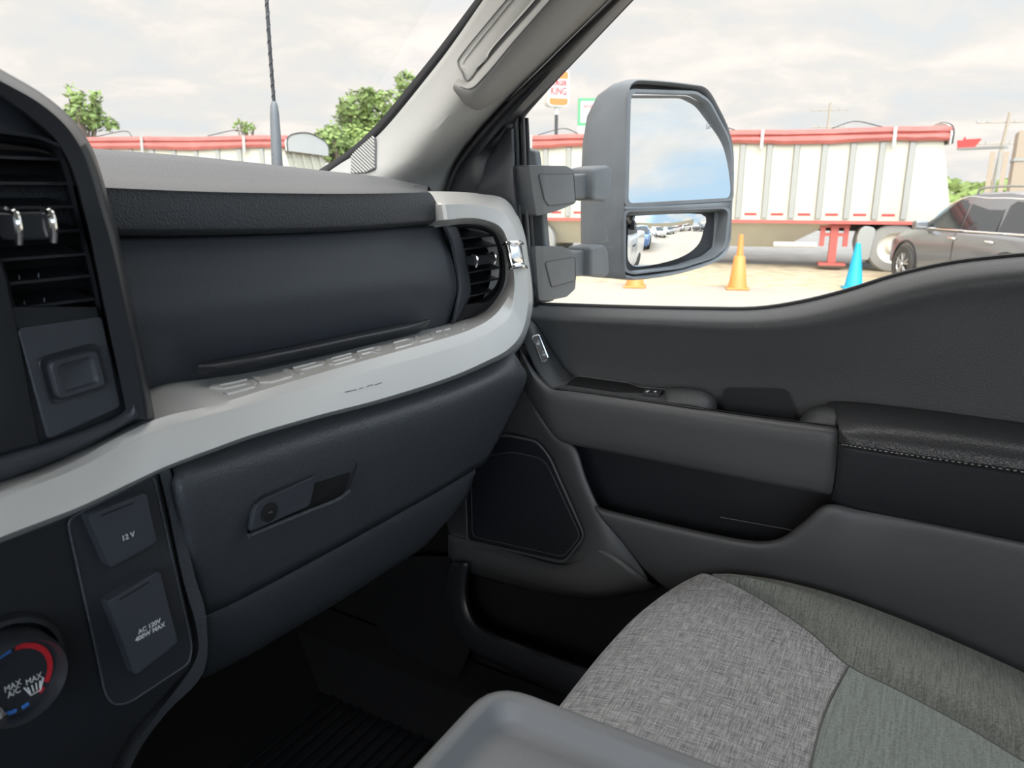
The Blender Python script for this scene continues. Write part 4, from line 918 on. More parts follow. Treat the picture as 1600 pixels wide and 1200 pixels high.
sm = cr(sr_(W[-1]), 5)
mkobj('seam', MB().tube([p+V((0, 0, -.0005)) for p in sm], .0016, 6), M_rub2, seat)
mkobj('seam', MB().tube([p+V((0, 0, -.0005)) for p in cr(b0, 5)], .0014, 6), M_rub2, seat)
mkobj('seat_base', MB().box((.70, -.15, -.79), (.46, .70, .40)), M_blk, seat, bevel=.02)
# backrest, behind the frame
bk = MB().box((.70, -.62, -.20), (.48, .13, .62), M=Matrix.Rotation(math.radians(14), 3, 'X'))
mkobj('backrest', bk, M_ins, seat, bevel=.04)

# ================================================================== CONSOLE LID
lid = thing('console_tray', 'grey plastic console tray top with raised rounded rim, nearest the viewer', 'console')
zl = -.352
def rr(x0, x1, y0, y1, r, z, n=6):
    return [V((p.x, p.y, z)) for p in rnd([V((x0, y0, 0)), V((x1, y0, 0)), V((x1, y1, 0)), V((x0, y1, 0))], r, n)]
c_x, c_y = .405, .250
rings = [rr(-.02, c_x-.004, -.30, c_y-.004, .03, zl-.10), rr(-.02, c_x, -.30, c_y, .032, zl-.03), rr(-.02, c_x+.002, -.30, c_y+.002, .033, zl-.010), rr(-.02+.002, c_x-.001, -.30+.002, c_y-.001, .032, zl-.002),
         rr(-.016, c_x-.005, -.296, c_y-.005, .028, zl), rr(-.010, c_x-.010, -.29, c_y-.010, .024, zl-.0005), rr(-.006, c_x-.0125, -.288, c_y-.0125, .022, zl-.003), rr(-.002, c_x-.015, -.285, c_y-.015, .020, zl-.014), rr(.002, c_x-.019, -.28, c_y-.019, .017, zl-.018), rr(.008, c_x-.026, -.27, c_y-.026, .012, zl-.019)]
m = MB().grid(rings, closeu=True); m.add(rings[-1], [tuple(range(len(rings[-1])))]); m.add(rings[0], [tuple(range(len(rings[0])))])
mkobj('tray_top', m, M_lid, lid, ang=40)
mkobj('tray_body', MB().box((.19, -.03, -.70), (.38, .50, .52)), M_blk, lid, bevel=.02)

# ================================================================== OUTSIDE
def asphalt():
    m = bpy.data.materials.new('lot_asphalt'); m.use_nodes = True; n, l = m.node_tree.nodes, m.node_tree.links; b = n['Principled BSDF']; b.inputs['Roughness'].default_value = .85
    tc = n.new('ShaderNodeTexCoord')
    t = n.new('ShaderNodeTexNoise'); t.inputs['Scale'].default_value = .35; t.inputs['Detail'].default_value = 8; l.new(tc.outputs['Object'], t.inputs['Vector'])
    t2 = n.new('ShaderNodeTexNoise'); t2.inputs['Scale'].default_value = 30; t2.inputs['Detail'].default_value = 4; l.new(tc.outputs['Object'], t2.inputs['Vector'])
    a = n.new('ShaderNodeMath'); a.operation = 'MULTIPLY_ADD'; l.new(t2.outputs['Fac'], a.inputs[0]); a.inputs[1].default_value = .3; l.new(t.outputs['Fac'], a.inputs[2])
    r = n.new('ShaderNodeValToRGB'); e = r.color_ramp.elements; e[0].position = .45; e[0].color = (.30, .26, .215, 1); e[1].position = .85; e[1].color = (.38, .33, .27, 1)
    l.new(a.outputs[0], r.inputs[0]); l.new(r.outputs[0], b.inputs['Base Color']); return m
M_lot = asphalt()
M_grav = mat('sandy_gravel', (.42, .335, .22), .95, bump=.8, bscale=8, kind='n', var=.25, vscale=3)
M_road = mat('road_asphalt', (.24, .225, .21), .9, var=.15, vscale=2)
M_trw = mat('trailer_white', (.43, .40, .315), .45, var=.05, vscale=1.5)
M_rib = mat('trailer_rib', (.27, .26, .23), .5)
M_tarp = mat('red_tarp', (.36, .10, .08), .6, var=.15, vscale=3)
M_tarpg = mat('grey_tarp_end', (.50, .49, .46), .8)
M_redp = mat('red_paint', (.42, .09, .07), .6)
M_orp = mat('faded_orange_paint', (.55, .25, .14), .7)
M_tire = mat('tyre_rubber', (.06, .058, .055), .8)
M_tired = mat('dusty_tyre', (.24, .225, .20), .9)
M_rim = mat('pale_wheel_rim', (.55, .50, .42), .5)
M_alu = mat('alloy_wheel', (.6, .6, .6), .3, metal=.8)
M_under = mat('dark_underside', (.05, .048, .045), .8)
M_galv = mat('galvanised_steel', (.30, .295, .27), .5, metal=.3)
M_carglass = mat('tinted_car_glass', (.03, .035, .038), .05, spec=.8)
M_orange = mat('orange_cone_plastic', (.62, .22, .05), .5)
M_blue_c = mat('blue_cone_plastic', (.01, .32, .50), .5)
M_wood = mat('weathered_pole', (.32, .27, .21), .9)
M_sigw = mat('sign_white', (.58, .56, .52), .4)
M_sigr = mat('sign_red', (.58, .03, .025), .4)
M_sigo = mat('sign_orange', (.72, .16, .03), .4)
M_sigg = mat('sign_green', (.07, .30, .11), .4)
M_tan = mat('tan_metal', (.34, .265, .19), .6)
M_leaf = mat('tree_leaves', (.17, .225, .06), .7, var=.35, vscale=.8)
M_bark = mat('bark', (.15, .11, .08), .9)
G = -H   # ground level below the eye

struct('ground', MB().box((30, 0, G-.05), (900, 900, .1)), M_lot)
def along(p, u, w):  # frame helper
    u = V((u[0], u[1], 0)).normalized(); return V(p), u, V((-u.y, u.x, 0))*w
# gravel strip and street parallel to the trailers
P0, U0, _ = along((15.6, 0, G), (-.222, .975), 1); N0 = V((.975, .222, 0))
def strip_g(name, a, b, m, dz, ln=120):
    mb = MB().prism([P0+N0*a-U0*ln+V((0, 0, dz-.05)), P0+N0*b-U0*ln+V((0, 0, dz-.05)), P0+N0*b+U0*ln+V((0, 0, dz-.05)), P0+N0*a+U0*ln+V((0, 0, dz-.05))], (0, 0, .05)); return struct(name, mb, m)
strip_g('gravel_strip', -1.0, 3.6, M_grav, .012)
strip_g('street', 3.6, 60, M_road, .008)

# ---- the white truck body we sit in
tb = thing('truck_body', 'white body side, hood and fender of the truck the viewer sits in', 'truck')
def srow(y): return [V((1.055, y, -.215)), V((1.105, y, -.30)), V((1.135, y, -.55)), V((1.14, y, -.85)), V((1.12, y, -1.10)), V((1.07, y, -1.24))]
mkobj('door_skin', loft([srow(y) for y in (1.3, .9, .2, -.6, -1.2, -1.95)], 4), M_white, tb, face=(5, 0, 0), solid=.02)
mkobj('cargo_bed', MB().box((.0, -3.2, -.72), (2.2, 2.35, .85)), M_white, tb, bevel=.05)
mkobj('hood', MB().prism([V((-1.08, 1.42, -.13)), V((-1.05, 2.7, -.24)), V((-1.05, 2.8, -.9)), V((-1.08, 1.42, -.9))], (2.14, 0, 0)), M_white, tb, bevel=.05)
for y in (-.30, -1.35):
    hm = MB().tube([V((1.15, y-.09, -.42)), V((1.175, y-.05, -.42)), V((1.175, y+.05, -.42)), V((1.15, y+.09, -.42))], .014, 8)
    mkobj('door_handle', hm, M_blk, tb)
for y in (1.95, -2.9):
    mkobj('wheel', MB().lathe([(.2, -.13), (.38, -.14), (.42, -.09), (.42, .09), (.38, .14), (.2, .13), (.1, .10), (0, .10)], (1.0, y, G+.42), (1, 0, 0), 32), M_tire, tb)
mkobj('belt_moulding', MB().box((1.075, -.45, -.208), (.03, 2.8, .016)), M_rub, tb)

# antenna
an = thing('antenna', 'black whip antenna with rubber base standing on the fender beyond the windshield', 'antenna')
A0, A1, A2, A3 = onx(434, 275, 1.10), onx(428, 158, 1.10), onx(422, 80, 1.10), onx(416, -10, 1.10)
D_ = A1-A0
base_pts = [A0-D_*.6, A0, A0+D_*.15, A0+D_*.45, A0+D_*.82, A0+D_*.93, A0+D_*.985, A0+D_]
mkobj('rubber_base', MB().tube(base_pts, [.014, .0115, .011, .0105, .0088, .0075, .005, .003], 14), M_mirh, an)
wp = cr([A1, A2, A3, A3+(A3-A2)], 14)
mkobj('whip', MB().tube(wp, .0034, 8), M_rub, an)
hx = MB(); pp = []
for i, p in enumerate(cr(wp, 5)):
    a = i*.42; pp.append(p+V((math.cos(a), math.sin(a)*.9, 0))*.0022)
hx.tube(pp, .0022, 6); mkobj('spiral_wrap', hx, M_rub, an)

# ---- side mirror
mi = thing('side_mirror', 'large black towing mirror outside the passenger window', 'mirror')
nM = V((-.46, -.888, 0)).normalized(); pM = V((1.58, .52, 0))
def mp(px, py, back=0, n=nM): return onp(px, py, pM-nM*back, n)
hd = [(985, 127), (1010, 124), (1080, 131), (1103, 138), (1120, 165), (1138, 205), (1145, 250), (1142, 330), (1138, 385), (1120, 408), (1060, 428), (1000, 437), (980, 436), (972, 424), (971, 330), (974, 230), (978, 150)]
ring0 = cr([mp(x, y) for x, y in hd], 4, True)
cM = sum(ring0, V((0, 0, 0)))/len(ring0)
def ins(r, k, back): 
    c = sum(r, V((0, 0, 0)))/len(r); return [c+(p-c)*k-nM*back for p in r]
fwd = V((-.10, 1, 0)).normalized()
def shl(r, kx, kz, d, sh=(0, 0, 0)):
    c = sum(r, V((0, 0, 0)))/len(r); hx_ = V((-nM.y, nM.x, 0)); out = []
    for p in r:
        q = p-c; a = q.dot(hx_); out.append(c+hx_*a*kx+V((0, 0, q.z*kz))+fwd*d+V(sh))
    return out
shellr = [ins(ring0, .955, .006), ins(ring0, .965, -.002), ins(ring0, .985, -.006), ring0, shl(ring0, 1.0, 1.0, .015), shl(ring0, .99, .985, .040, (0, 0, -.002)), shl(ring0, .965, .945, .068, (0, 0, -.010)), shl(ring0, .92, .86, .092, (0, 0, -.028)), shl(ring0, .84, .74, .108, (0, 0, -.045)), shl(ring0, .6, .5, .122, (0, 0, -.05)), shl(ring0, .2, .2, .128, (0, 0, -.05))]
mh = mkobj('housing', MB().grid(shellr, closeu=True).add(shellr[-1], [tuple(range(len(ring0)))]), M_mirh, mi, face=None, ang=45, label='dark grey textured housing')
# front face plate with two openings: build as bars between the openings
up = [(986, 146), (1000, 143), (1085, 148), (1100, 156), (1122, 190), (1138, 225), (1141, 250), (1140, 305), (1132, 312), (985, 318), (979, 312), (980, 230), (984, 160)]
up_ = [(984, 144), (1086, 147), (1106, 160), (1137, 218), (1142, 252), (1141, 309), (980, 318)]
lo_ = [(984, 336), (1100, 333), (1112, 338), (1110, 375), (1098, 398), (1060, 412), (990, 421), (977, 412), (978, 345)]
upr = rnd([mp(x, y) for x, y in up_], [.018, .012, .016, .030, .03, .014, .014], 6); lor = rnd([mp(x, y) for x, y in lo_], .012, 3)
# rim wall going in, around each glass
def well(r, d0, d1, name):
    a = [p+nM*.004 for p in r]; return mkobj(name, MB().grid([sc_(a, 1.06, 0), sc_(a, 1.025, 0), a, [p-nM*d0 for p in sc_(a, .995, 0)], [p-nM*d1 for p in sc_(a, .99, 0)]], closeu=True), M_mirh, mh, face=EYE)
plate = []
mkobj('face_plate', MB().add(ins(ring0, .96, .030), [tuple(range(len(ring0)))]), M_rub, mh, face=EYE)
well(upr, .012, .022, 'glass_surround')
well(rnd([mp(x, y) for x, y in [(979, 331), (1130, 326), (1136, 332), (1130, 385), (1110, 402), (1062, 417), (990, 426), (976, 420), (976, 338)]], .012, 3), .014, .03, 'glass_surround')
# divider bar
db = [[mp(977, 318, .004), mp(1060, 316, .004), mp(1140, 311, .004)], [mp(976, 322, -.003), mp(1060, 320, -.003), mp(1140, 316, -.003)], [mp(976, 330, -.003), mp(1060, 328, -.003), mp(1139, 324, -.003)], [mp(977, 337, .018), mp(1060, 335, .018), mp(1138, 331, .018)]]
mkobj('divider_bar', loft(db, 4, 3), M_mirh, mh, face=EYE, solid=.004)
# mirror glasses
nU = V((-.50, -.862, .085)).normalized(); pU = mp(1060, 235, .012)
ug = rnd([onp(x, y, pU, nU) for x, y in up_], [.018, .012, .016, .030, .03, .014, .014], 6)
gu = mkobj('upper_mirror_glass', MB().grid([sc_(ug, k, 0) for k in (1, .8, .6, .4, .2)], closeu=True).add(sc_(ug, .2, 0), [tuple(range(len(ug)))]), M_mir, mi, face=EYE, label='tall flat mirror glass reflecting clouds', flat=True)
cx_ = onp(1108, 198, pU+nU*.001, nU); bm_ = MB(); hx_ = V((-nU.y, nU.x, 0)).normalized()*-1; vz = V((0, 0, 1))
if hx_.x < 0: hx_ = -hx_
def icn(pts): return [cx_+hx_*a*.006+vz*b*.006 for a, b in pts]
bm_.tube(icn([(-1, -1), (-1, 1), (.2, 1.1), (1, .6), (1, -.2), (.2, -.6), (-.6, -.5)]), .0004, 5); bm_.tube(icn([(-.4, 0), (.3, .4), (.5, 0), (0, -.2), (-.4, 0)]), .0004, 5)
mkobj('blind_spot_icon', bm_, M_rub2, gu)
# convex lower glass
nL = V((-.535, -.842, -.042)).normalized(); pL = mp(1040, 375, .022)
loi = [(986, 338), (1098, 335), (1100, 362), (1088, 385), (1056, 403), (1000, 416), (984, 412), (979, 395), (981, 350)]
lo2 = cr([onp(x, y, pL, nL) for x, y in loi], 4, True)
cL = sum(lo2, V((0, 0, 0)))/len(lo2); rs_ = []; R_c = .55
for k in (1, .85, .7, .55, .4, .25, .1):
    rs_.append([cL+(p-cL)*k+nL*(math.sqrt(R_c*R_c-((p-cL).length*k)**2)-math.sqrt(R_c*R_c-.11**2)) for p in lo2])
m_ = MB().grid(rs_, closeu=True).add(rs_[-1], [tuple(range(len(lo2)))])
mkobj('lower_mirror_glass', m_, M_mir, mi, face=EYE, ang=80, label='small convex mirror glass reflecting the lot')
# parting lines on the housing flank
mkobj('parting_line', MB().tube([onp(917, 245, pM+fwd*.125, V((-.95, .3, 0))), onp(958, 241, pM+fwd*.05, V((-.95, .3, 0)))], .0008, 5), M_rub, mh)
# arms: mount block, telescoping beam, socket on the housing
def arm(mount, panel, beam, sock, ya=.585):
    t = mkobj('mount_arm', MB().prism(rnd(rowy(mount, ya-.035), .006, 3), (0, .075, 0)), M_mirh, mi, bevel=.004, label='tapered arm mount with inset panel')
    mkobj('inset_panel', MB().prism(rnd(rowy(panel, ya-.0365), .004, 3), (0, .004, 0)), M_mirh, t, bevel=.0012)
    pl = rnd(rowy(panel, ya-.0355), .004, 3)
    mkobj('panel_gap', MB().tube(pl, .0012, 6, closed=True), M_rub, t)
    b = rowy(beam, ya-.022); mkobj('telescoping_beam', MB().prism(b, (0, .05, 0)), M_mirh, mi, bevel=.004)
    s = rnd(rowy(sock, ya-.038), .008, 4); mkobj('beam_socket', MB().prism(s, (0, .05, 0)), M_mirh, mi, bevel=.006)
arm([(826, 258), (885, 259), (898, 266), (899, 318), (868, 331), (838, 338)], [(842, 273), (896, 272), (899, 316), (857, 321), (851, 312)], [(890, 274), (945, 268), (945, 308), (890, 312)], [(930, 262), (952, 258), (957, 266), (955, 308), (948, 315), (928, 313)])
arm([(836, 385), (880, 385), (899, 396), (900, 440), (899, 452), (886, 464), (856, 470), (842, 470)], [(852, 410), (898, 402), (899, 438), (862, 448)], [(890, 394), (935, 388), (935, 430), (890, 433)], [(925, 386), (945, 382), (951, 390), (953, 428), (946, 434), (924, 432)])
mkobj('door_mount', MB().prism([onx(806, 225, 1.10), onx(836, 235, 1.10), onx(847, 330, 1.10), onx(859, 472, 1.10), onx(806, 476, 1.10)], (.02, 0, 0)), M_mirh, mi, bevel=.004)

# ---- wheels, trailers
def wheel_mb(c, ax, r, w, k=32):
    return MB().lathe([(r*.62, -w/2), (r*.93, -w/2), (r, -w*.36), (r, w*.36), (r*.93, w/2), (r*.62, w/2)], c, ax, k)
def truck_wheel(parent, c, ax, r=.52, w=.28, tyre=None):
    t = mkobj('wheel', wheel_mb(c, ax, r, w), tyre or M_tired, parent)
    mkobj('rim', MB().lathe([(r*.63, -w*.46), (r*.58, -w*.30), (r*.50, -w*.12), (r*.30, -w*.05), (r*.16, -w*.30), (0, -w*.32)], c, ax, 28), M_rim, t)
    mkobj('rim_back', MB().lathe([(r*.63, w*.4), (0, w*.4)], c, ax, 16), M_under, t)
def trailer(name, S, u, L, label, end_flare=.36, legs=(), wheels=(), group=None, flapu=()):
    S = V((S[0], S[1], G)); u = V((u[0], u[1], 0)).normalized(); n = V((u.y, -u.x, 0))
    if n.x < 0: n = -n            # away from the viewer
    zb, zt, W_ = 1.09, 2.74, 2.55
    def P(a, b, z): return S+u*a+n*b+V((0, 0, z))
    t = thing(name, label, 'trailer')
    # tub
    m = MB(); 
    m.add([P(-end_flare, 0, zb), P(L+end_flare, 0, zb), P(L, 0, zt), P(0, 0, zt), P(-end_flare, W_, zb), P(L+end_flare, W_, zb), P(L, W_, zt), P(0, W_, zt)], [(0, 1, 2, 3), (7, 6, 5, 4), (0, 3, 7, 4), (1, 5, 6, 2), (3, 2, 6, 7), (0, 4, 5, 1)])
    tub = mkobj('tub', m, M_trw, t, flat=True)
    nb_ = int(L/.56)
    for i in range(1, nb_):
        a = i*.56
        mkobj('side_rib', MB().prism([P(a-.07, 0, zb+.04), P(a+.07, 0, zb+.04), P(a+.05, -.045, zb+.04), P(a-.05, -.045, zb+.04)], (0, 0, zt-zb-.08)), M_rib, t, flat=True)
        mkobj('reflector', MB().prism([P(a+.16, -.006, zb+.10), P(a+.42, -.006, zb+.10), P(a+.42, -.006, zb+.15), P(a+.16, -.006, zb+.15)], n*.004), M_sigr if i % 1 == 0 else M_sigw, t, flat=True)
    for z_ in range(3, 4):
        for k in range(4): mkobj('end_rib', MB().prism([P(-end_flare-.03, .35+k*.6, zb), P(-end_flare-.03, .45+k*.6, zb), P(-.03, .45+k*.6, zt-.1), P(-.03, .35+k*.6, zt-.1)], -u*.03), M_trw, t, flat=True)
    mkobj('bottom_rail', MB().prism([P(-end_flare, -.02, zb-.07), P(L+end_flare, -.02, zb-.07), P(L+end_flare, -.02, zb), P(-end_flare, -.02, zb)], n*.05), M_redp, t, flat=True)
    # tarp: sagging roll along the eave and an arched cover
    rows = []
    random.seed(int(L*10)+len(label))
    na = 40
    for i in range(na+1):
        a = -.12+(L+.24)*i/na; w = math.sin(a*1.9)*.02+random.uniform(-.012, .012); 
        prof = [(.04, zt-.03+w), (-.09, zt-.04+w), (-.13, zt+.03+w), (-.11, zt+.10), (-.05, zt+.125), (-.09, zt+.16+w*.5), (-.07, zt+.22), (.04, zt+.26+w*.5), (.35, zt+.27), (1.27, zt+.33+w), (2.2, zt+.27), (2.6, zt+.1), (2.6, zt-.05)]
        rows.append([P(a, b, z) for b, z in prof])
    mkobj('tarp', MB().grid(rows), M_tarp, t, solid=.01)
    for a in [.9+k*2.6 for k in range(int(L/2.6)+1)]:
        if a < L: mkobj('tarp_strap', MB().prism([P(a, -.15, zt-.14), P(a+.07, -.15, zt-.14), P(a+.07, -.12, zt+.26), P(a, -.12, zt+.26)], n*.02), M_galv, t, flat=True)
    ca = [P(-.14, b, z) for b, z in [(-.12, zt-.1), (-.1, zt+.15), (.25, zt+.30), (1.27, zt+.40), (2.3, zt+.30), (2.66, zt+.15), (2.66, zt-.1)]]
    mkobj('end_cap', MB().prism(cr(ca, 5), u*.05), M_tarpg, t)
    mkobj('tarp_bow', MB().tube(cr(ca, 5), .018, 6), M_under, t)
    for a in (1.6, 4.6, 8.2): mkobj('tarp_bow', MB().tube(cr([P(a-.5, .4, zt+.29), P(a, .9, zt+.46), P(a+.5, .4, zt+.29)], 5), .012, 6), M_under, t)
    # hoppers
    for a in (L*.30+.0, L*.68):
        mkobj('hopper', MB().add([P(a-1.9, .1, zb-.03), P(a+1.9, .1, zb-.03), P(a+1.9, W_-.1, zb-.03), P(a-1.9, W_-.1, zb-.03), P(a-.9, .7, .45), P(a+.9, .7, .45), P(a+.9, W_-.7, .45), P(a-.9, W_-.7, .45)], [(0, 1, 5, 4), (1, 2, 6, 5), (2, 3, 7, 6), (3, 0, 4, 7), (4, 5, 6, 7)]), M_trw, t, flat=True)
    for a in legs:
        mkobj('landing_leg', MB().box(P(a, .25, .62), (.16, .16, .9), math.atan2(u.y, u.x)).box(P(a, .25, .14), (.55, .45, .05), math.atan2(u.y, u.x)), M_redp, t, flat=True)
        lb = MB()
        for q in (-.24, .24): lb.box(P(a+q, .22, .80), (.10, .08, .55), math.atan2(u.y, u.x))
        lb.box(P(a, .22, .78), (.5, .07, .07), math.atan2(u.y, u.x)); lb.box(P(a, .22, .98), (.62, .07, .10), math.atan2(u.y, u.x))
        mkobj('leg_brace', lb, M_redp, t, flat=True)
    for a in wheels:
        for b in (.18, W_-.18): truck_wheel(t, P(a, b, .52), n)
        mkobj('axle', MB().tube([P(a, .2, .52), P(a, W_-.2, .52)], .06, 8), M_under, t)
    if wheels:
        a0, a1 = min(wheels)-.5, max(wheels)+.5
        mkobj('frame_rail', MB().box(P((a0+a1)/2, W_/2, .92), ((a1-a0), 1.6, .14), math.atan2(u.y, u.x)), M_under, t, flat=True)
    for a in flapu:
        mkobj('mud_flap', MB().prism(rnd([P(a, .0, .22), P(a+.26, .0, .30), P(a+.30, .0, .80), P(a+.2, .0, 1.0), P(a-.08, .0, .95)], .12, 3), n*.55), M_galv, t, bevel=.02)
    mkobj('side_tube', MB().tube([P(2.2, .15, .55), P(3.1, .15, .55)], .06, 10), M_sigw, t)
    return t
trailer('grain_trailer', (18.13, .27), (-.222, .975), 12.6, 'long white ribbed grain trailer with red rolled tarp, behind the mirror and the cones', legs=(1.85,), wheels=(.66, 8.7, 9.9), flapu=(1.12,))
trailer('grain_trailer', (13.3, 14.0), (-.40, .917), 13.0, 'white grain trailer with red tarp seen over the dashboard through the windshield', legs=(2.4,), wheels=(1.0, 11))

# ---- cars
def car(name, pos, head, paint, label, rails=True, scale=1, detail=True, cat='car'):
    t = thing(name, label, cat)
    h = V((head[0], head[1], 0)).normalized(); s = V((-h.y, h.x, 0))   # s = left side
    O = V((pos[0], pos[1], G))
    def P(a, b, z): return O+h*(a*scale)+s*(b*scale)+V((0, 0, z*scale))
    # stations along the body: a, half width low, half width belt, z bottom, z shoulder, z top of body
    st_ = [(2.36, .55, .50, .42, .62, .70), (2.28, .78, .72, .30, .66, .80), (2.05, .90, .84, .25, .78, .93), (1.6, .94, .90, .24, .86, 1.0), (.95, .95, .92, .22, .92, 1.06), (0, .95, .93, .22, .95, 1.07), (-1.0, .95, .93, .22, .97, 1.09), (-1.8, .94, .90, .24, .97, 1.10), (-2.2, .88, .84, .32, .95, 1.10), (-2.34, .72, .70, .42, .90, 1.06)]
    rows = []
    for a, wl_, wb, z0_, zs, zt in st_:
        half = [(0, z0_), (wl_*.85, z0_), (wl_, z0_+.12), (wl_*1.005, (z0_+zs)/2), (wl_, zs), (wb, zs+.06), (wb*.94, zt-.01), (0, zt+.02)]
        rows.append([P(a, b, z) for b, z in half]+[P(a, -b, z) for b, z in half[-2:0:-1]])
    C = [cr([r[j] for r in rows], 3) for j in range(len(rows[0]))]
    rows = [[c[i] for c in C] for i in range(len(C[0]))]
    m = MB().grid(rows, closeu=True).add(rows[0], [tuple(range(len(rows[0])))]).add(rows[-1], [tuple(range(len(rows[0])))])
    body = mkobj('body', m, paint, t, ang=40)
    # greenhouse in paint, windows set on it
    gh = [(1.15, .86, 1.04, .80, 1.06), (.35, .88, 1.06, .68, 1.60), (0, .88, 1.06, .67, 1.66), (-.9, .88, 1.06, .67, 1.68), (-1.7, .86, 1.06, .66, 1.62), (-2.15, .80, 1.06, .60, 1.30), (-2.25, .78, 1.04, .70, 1.08)]
    rw = [[P(a, wb, zb), P(a, wt, zt), P(a, wt*.8, zt+.03), P(a, 0, zt+.05), P(a, -wt*.8, zt+.03), P(a, -wt, zt), P(a, -wb, zb)] for a, wb, zb, wt, zt in gh]
    roof = mkobj('roof', MB().grid(rw), paint, t, ang=40)
    for sg_ in (1, -1):
        def Q(a, f, o=.006):   # point on side glass plane: f 0 at belt, 1 at roof
            return P(a, sg_*(.885+o-(.21)*f), 1.07+.53*f)
        wins = [[(.98, .04), (.32, .93), (.02, .93), (-.02, .04)], [(-.07, .04), (-.03, .93), (-.92, .95), (-.98, .04)], [(-1.04, .04), (-1.0, .95), (-1.6, .85), (-1.98, .25), (-1.85, .06)]]
        for w in wins:
            g = mkobj('side_window', MB().add([Q(a, f, .012) for a, f in w], [tuple(range(len(w)))]), M_carglass, t, flat=True)
        mkobj('chrome_strip', MB().tube([Q(1.05, .0, .02), Q(-.5, .0, .02), Q(-1.95, .03, .02)], .016*scale, 6), M_chrome, t)
        if detail:
            mkobj('window_arch_trim', MB().tube(cr([Q(1.02, .04, .015), Q(.34, .97, .015), Q(-.4, 1.0, .015), Q(-1.1, 1.0, .015), Q(-1.65, .88, .015), Q(-2.02, .25, .015)], 4), .014, 6), M_chrome, t)
            for a in (.02, -.98): mkobj('door_handle', MB().tube([P(a-.10, sg_*.955, .93), P(a-.06, sg_*.985, .94), P(a+.06, sg_*.985, .94), P(a+.10, sg_*.955, .93)], .016, 6), M_chrome, t)
            mkobj('wing_mirror', MB().box(P(.92, sg_*1.03, 1.12), (.16, .24, .16), math.atan2(h.y, h.x)), paint, t, bevel=.04)
            for a, b in ((.98, .9),): 
                mkobj('door_seam', MB().tube([P(-.02, sg_*.955, .35), P(-.02, sg_*.958, .85), P(-.02, sg_*.93, 1.03)], .006, 5), M_under, t)
            mkobj('sill_cladding', MB().tube([P(1.0, sg_*.95, .30), P(-.9, sg_*.95, .30)], .05, 8), M_blk, t)
        if rails: mkobj('roof_rail', MB().tube(cr([P(.1, sg_*.58, 1.66), P(-.05, sg_*.60, 1.76), P(-.8, sg_*.60, 1.79), P(-1.5, sg_*.58, 1.76), P(-1.65, sg_*.56, 1.66)], 4), .02, 6), M_galv, t)
        for a in (1.45, -1.42):
            ax_ = s*sg_*-1
            c = P(a, sg_*.84, .36)
            # dark arch behind the wheel
            mkobj('wheel_arch', MB().lathe([(.44*scale, -.115), (.41*scale, -.13), (.40*scale, -.08), (.40*scale, 0), (0, 0)], P(a, sg_*.84, .38), ax_, 32), M_blk, t)
            w_ = mkobj('wheel', wheel_mb(P(a, sg_*.88, .36), ax_, .36*scale, .23*scale), M_tire, t)
            m = MB().lathe([(.235*scale, -.09), (.22*scale, -.10), (.21*scale, -.07)], P(a, sg_*.88, .36), ax_, 28); 
            cc = P(a, sg_*.98, .36)
            for k in range(5):
                for dd in (-.11, .11):
                    an_ = k*2*math.pi/5+.3; d1 = h*math.cos(an_+dd*.4)+V((0, 0, 1))*math.sin(an_+dd*.4); d2 = h*math.cos(an_+dd*2)+V((0, 0, 1))*math.sin(an_+dd*2)
                    m.tube([cc+d1*.03*scale, cc+d2*.225*scale], .014*scale, 5)
            m.lathe([(.05*scale, -.02), (.045*scale, -.035), (0, -.035)], cc, ax_, 12)
            mkobj('alloy_rim', m, M_alu, w_)
            mkobj('rim_back', MB().lathe([(.235*scale, -.06), (0, -.06)], P(a, sg_*.88, .36), ax_, 16), M_under, w_)
    # glass front and rear, lamps
    mkobj('front_glass', MB().add([P(1.16, .74, 1.09), P(1.16, -.74, 1.09), P(.38, -.60, 1.62), P(.38, .60, 1.62)], [(0, 1, 2, 3)]), M_carglass, t, flat=True, solid=.01, face=None)
    mkobj('headlamp', MB().box(P(2.16, .66, .76), (.22, .26, .10), math.atan2(h.y, h.x)).box(P(2.16, -.66, .76), (.22, .26, .10), math.atan2(h.y, h.x)), M_alu, t, bevel=.02)
    mkobj('tail_lamp', MB().box(P(-2.26, .66, .95), (.16, .26, .16), math.atan2(h.y, h.x)).box(P(-2.26, -.66, .95), (.16, .26, .16), math.atan2(h.y, h.x)), M_sigr, t, bevel=.02)
    return t
M_suv = mat('dark_grey_car_paint', (.22, .225, .235), .25, metal=.5, coat=1)
M_cblue = mat('blue_car_paint', (.08, .18, .42), .3, coat=1); M_cwht = mat('white_car_paint', (.7, .7, .7), .3, coat=1); M_cslv = mat('silver_car_paint', (.4, .41, .42), .3, metal=.6, coat=1); M_cblk = mat('black_car_paint', (.03, .03, .035), .25, coat=1); M_cred = mat('red_car_paint', (.4, .04, .03), .3, coat=1)
hd_ = V((.86, .51, 0)).normalized(); sd_v = V((-hd_.y, hd_.x, 0))
fw = V((16.1, .57, 0)); po = fw-hd_*1.45-sd_v*.9
car('suv', (po.x, po.y), (hd_.x, hd_.y), M_suv, label='glossy dark grey SUV with roof rails at the right behind the door sill')
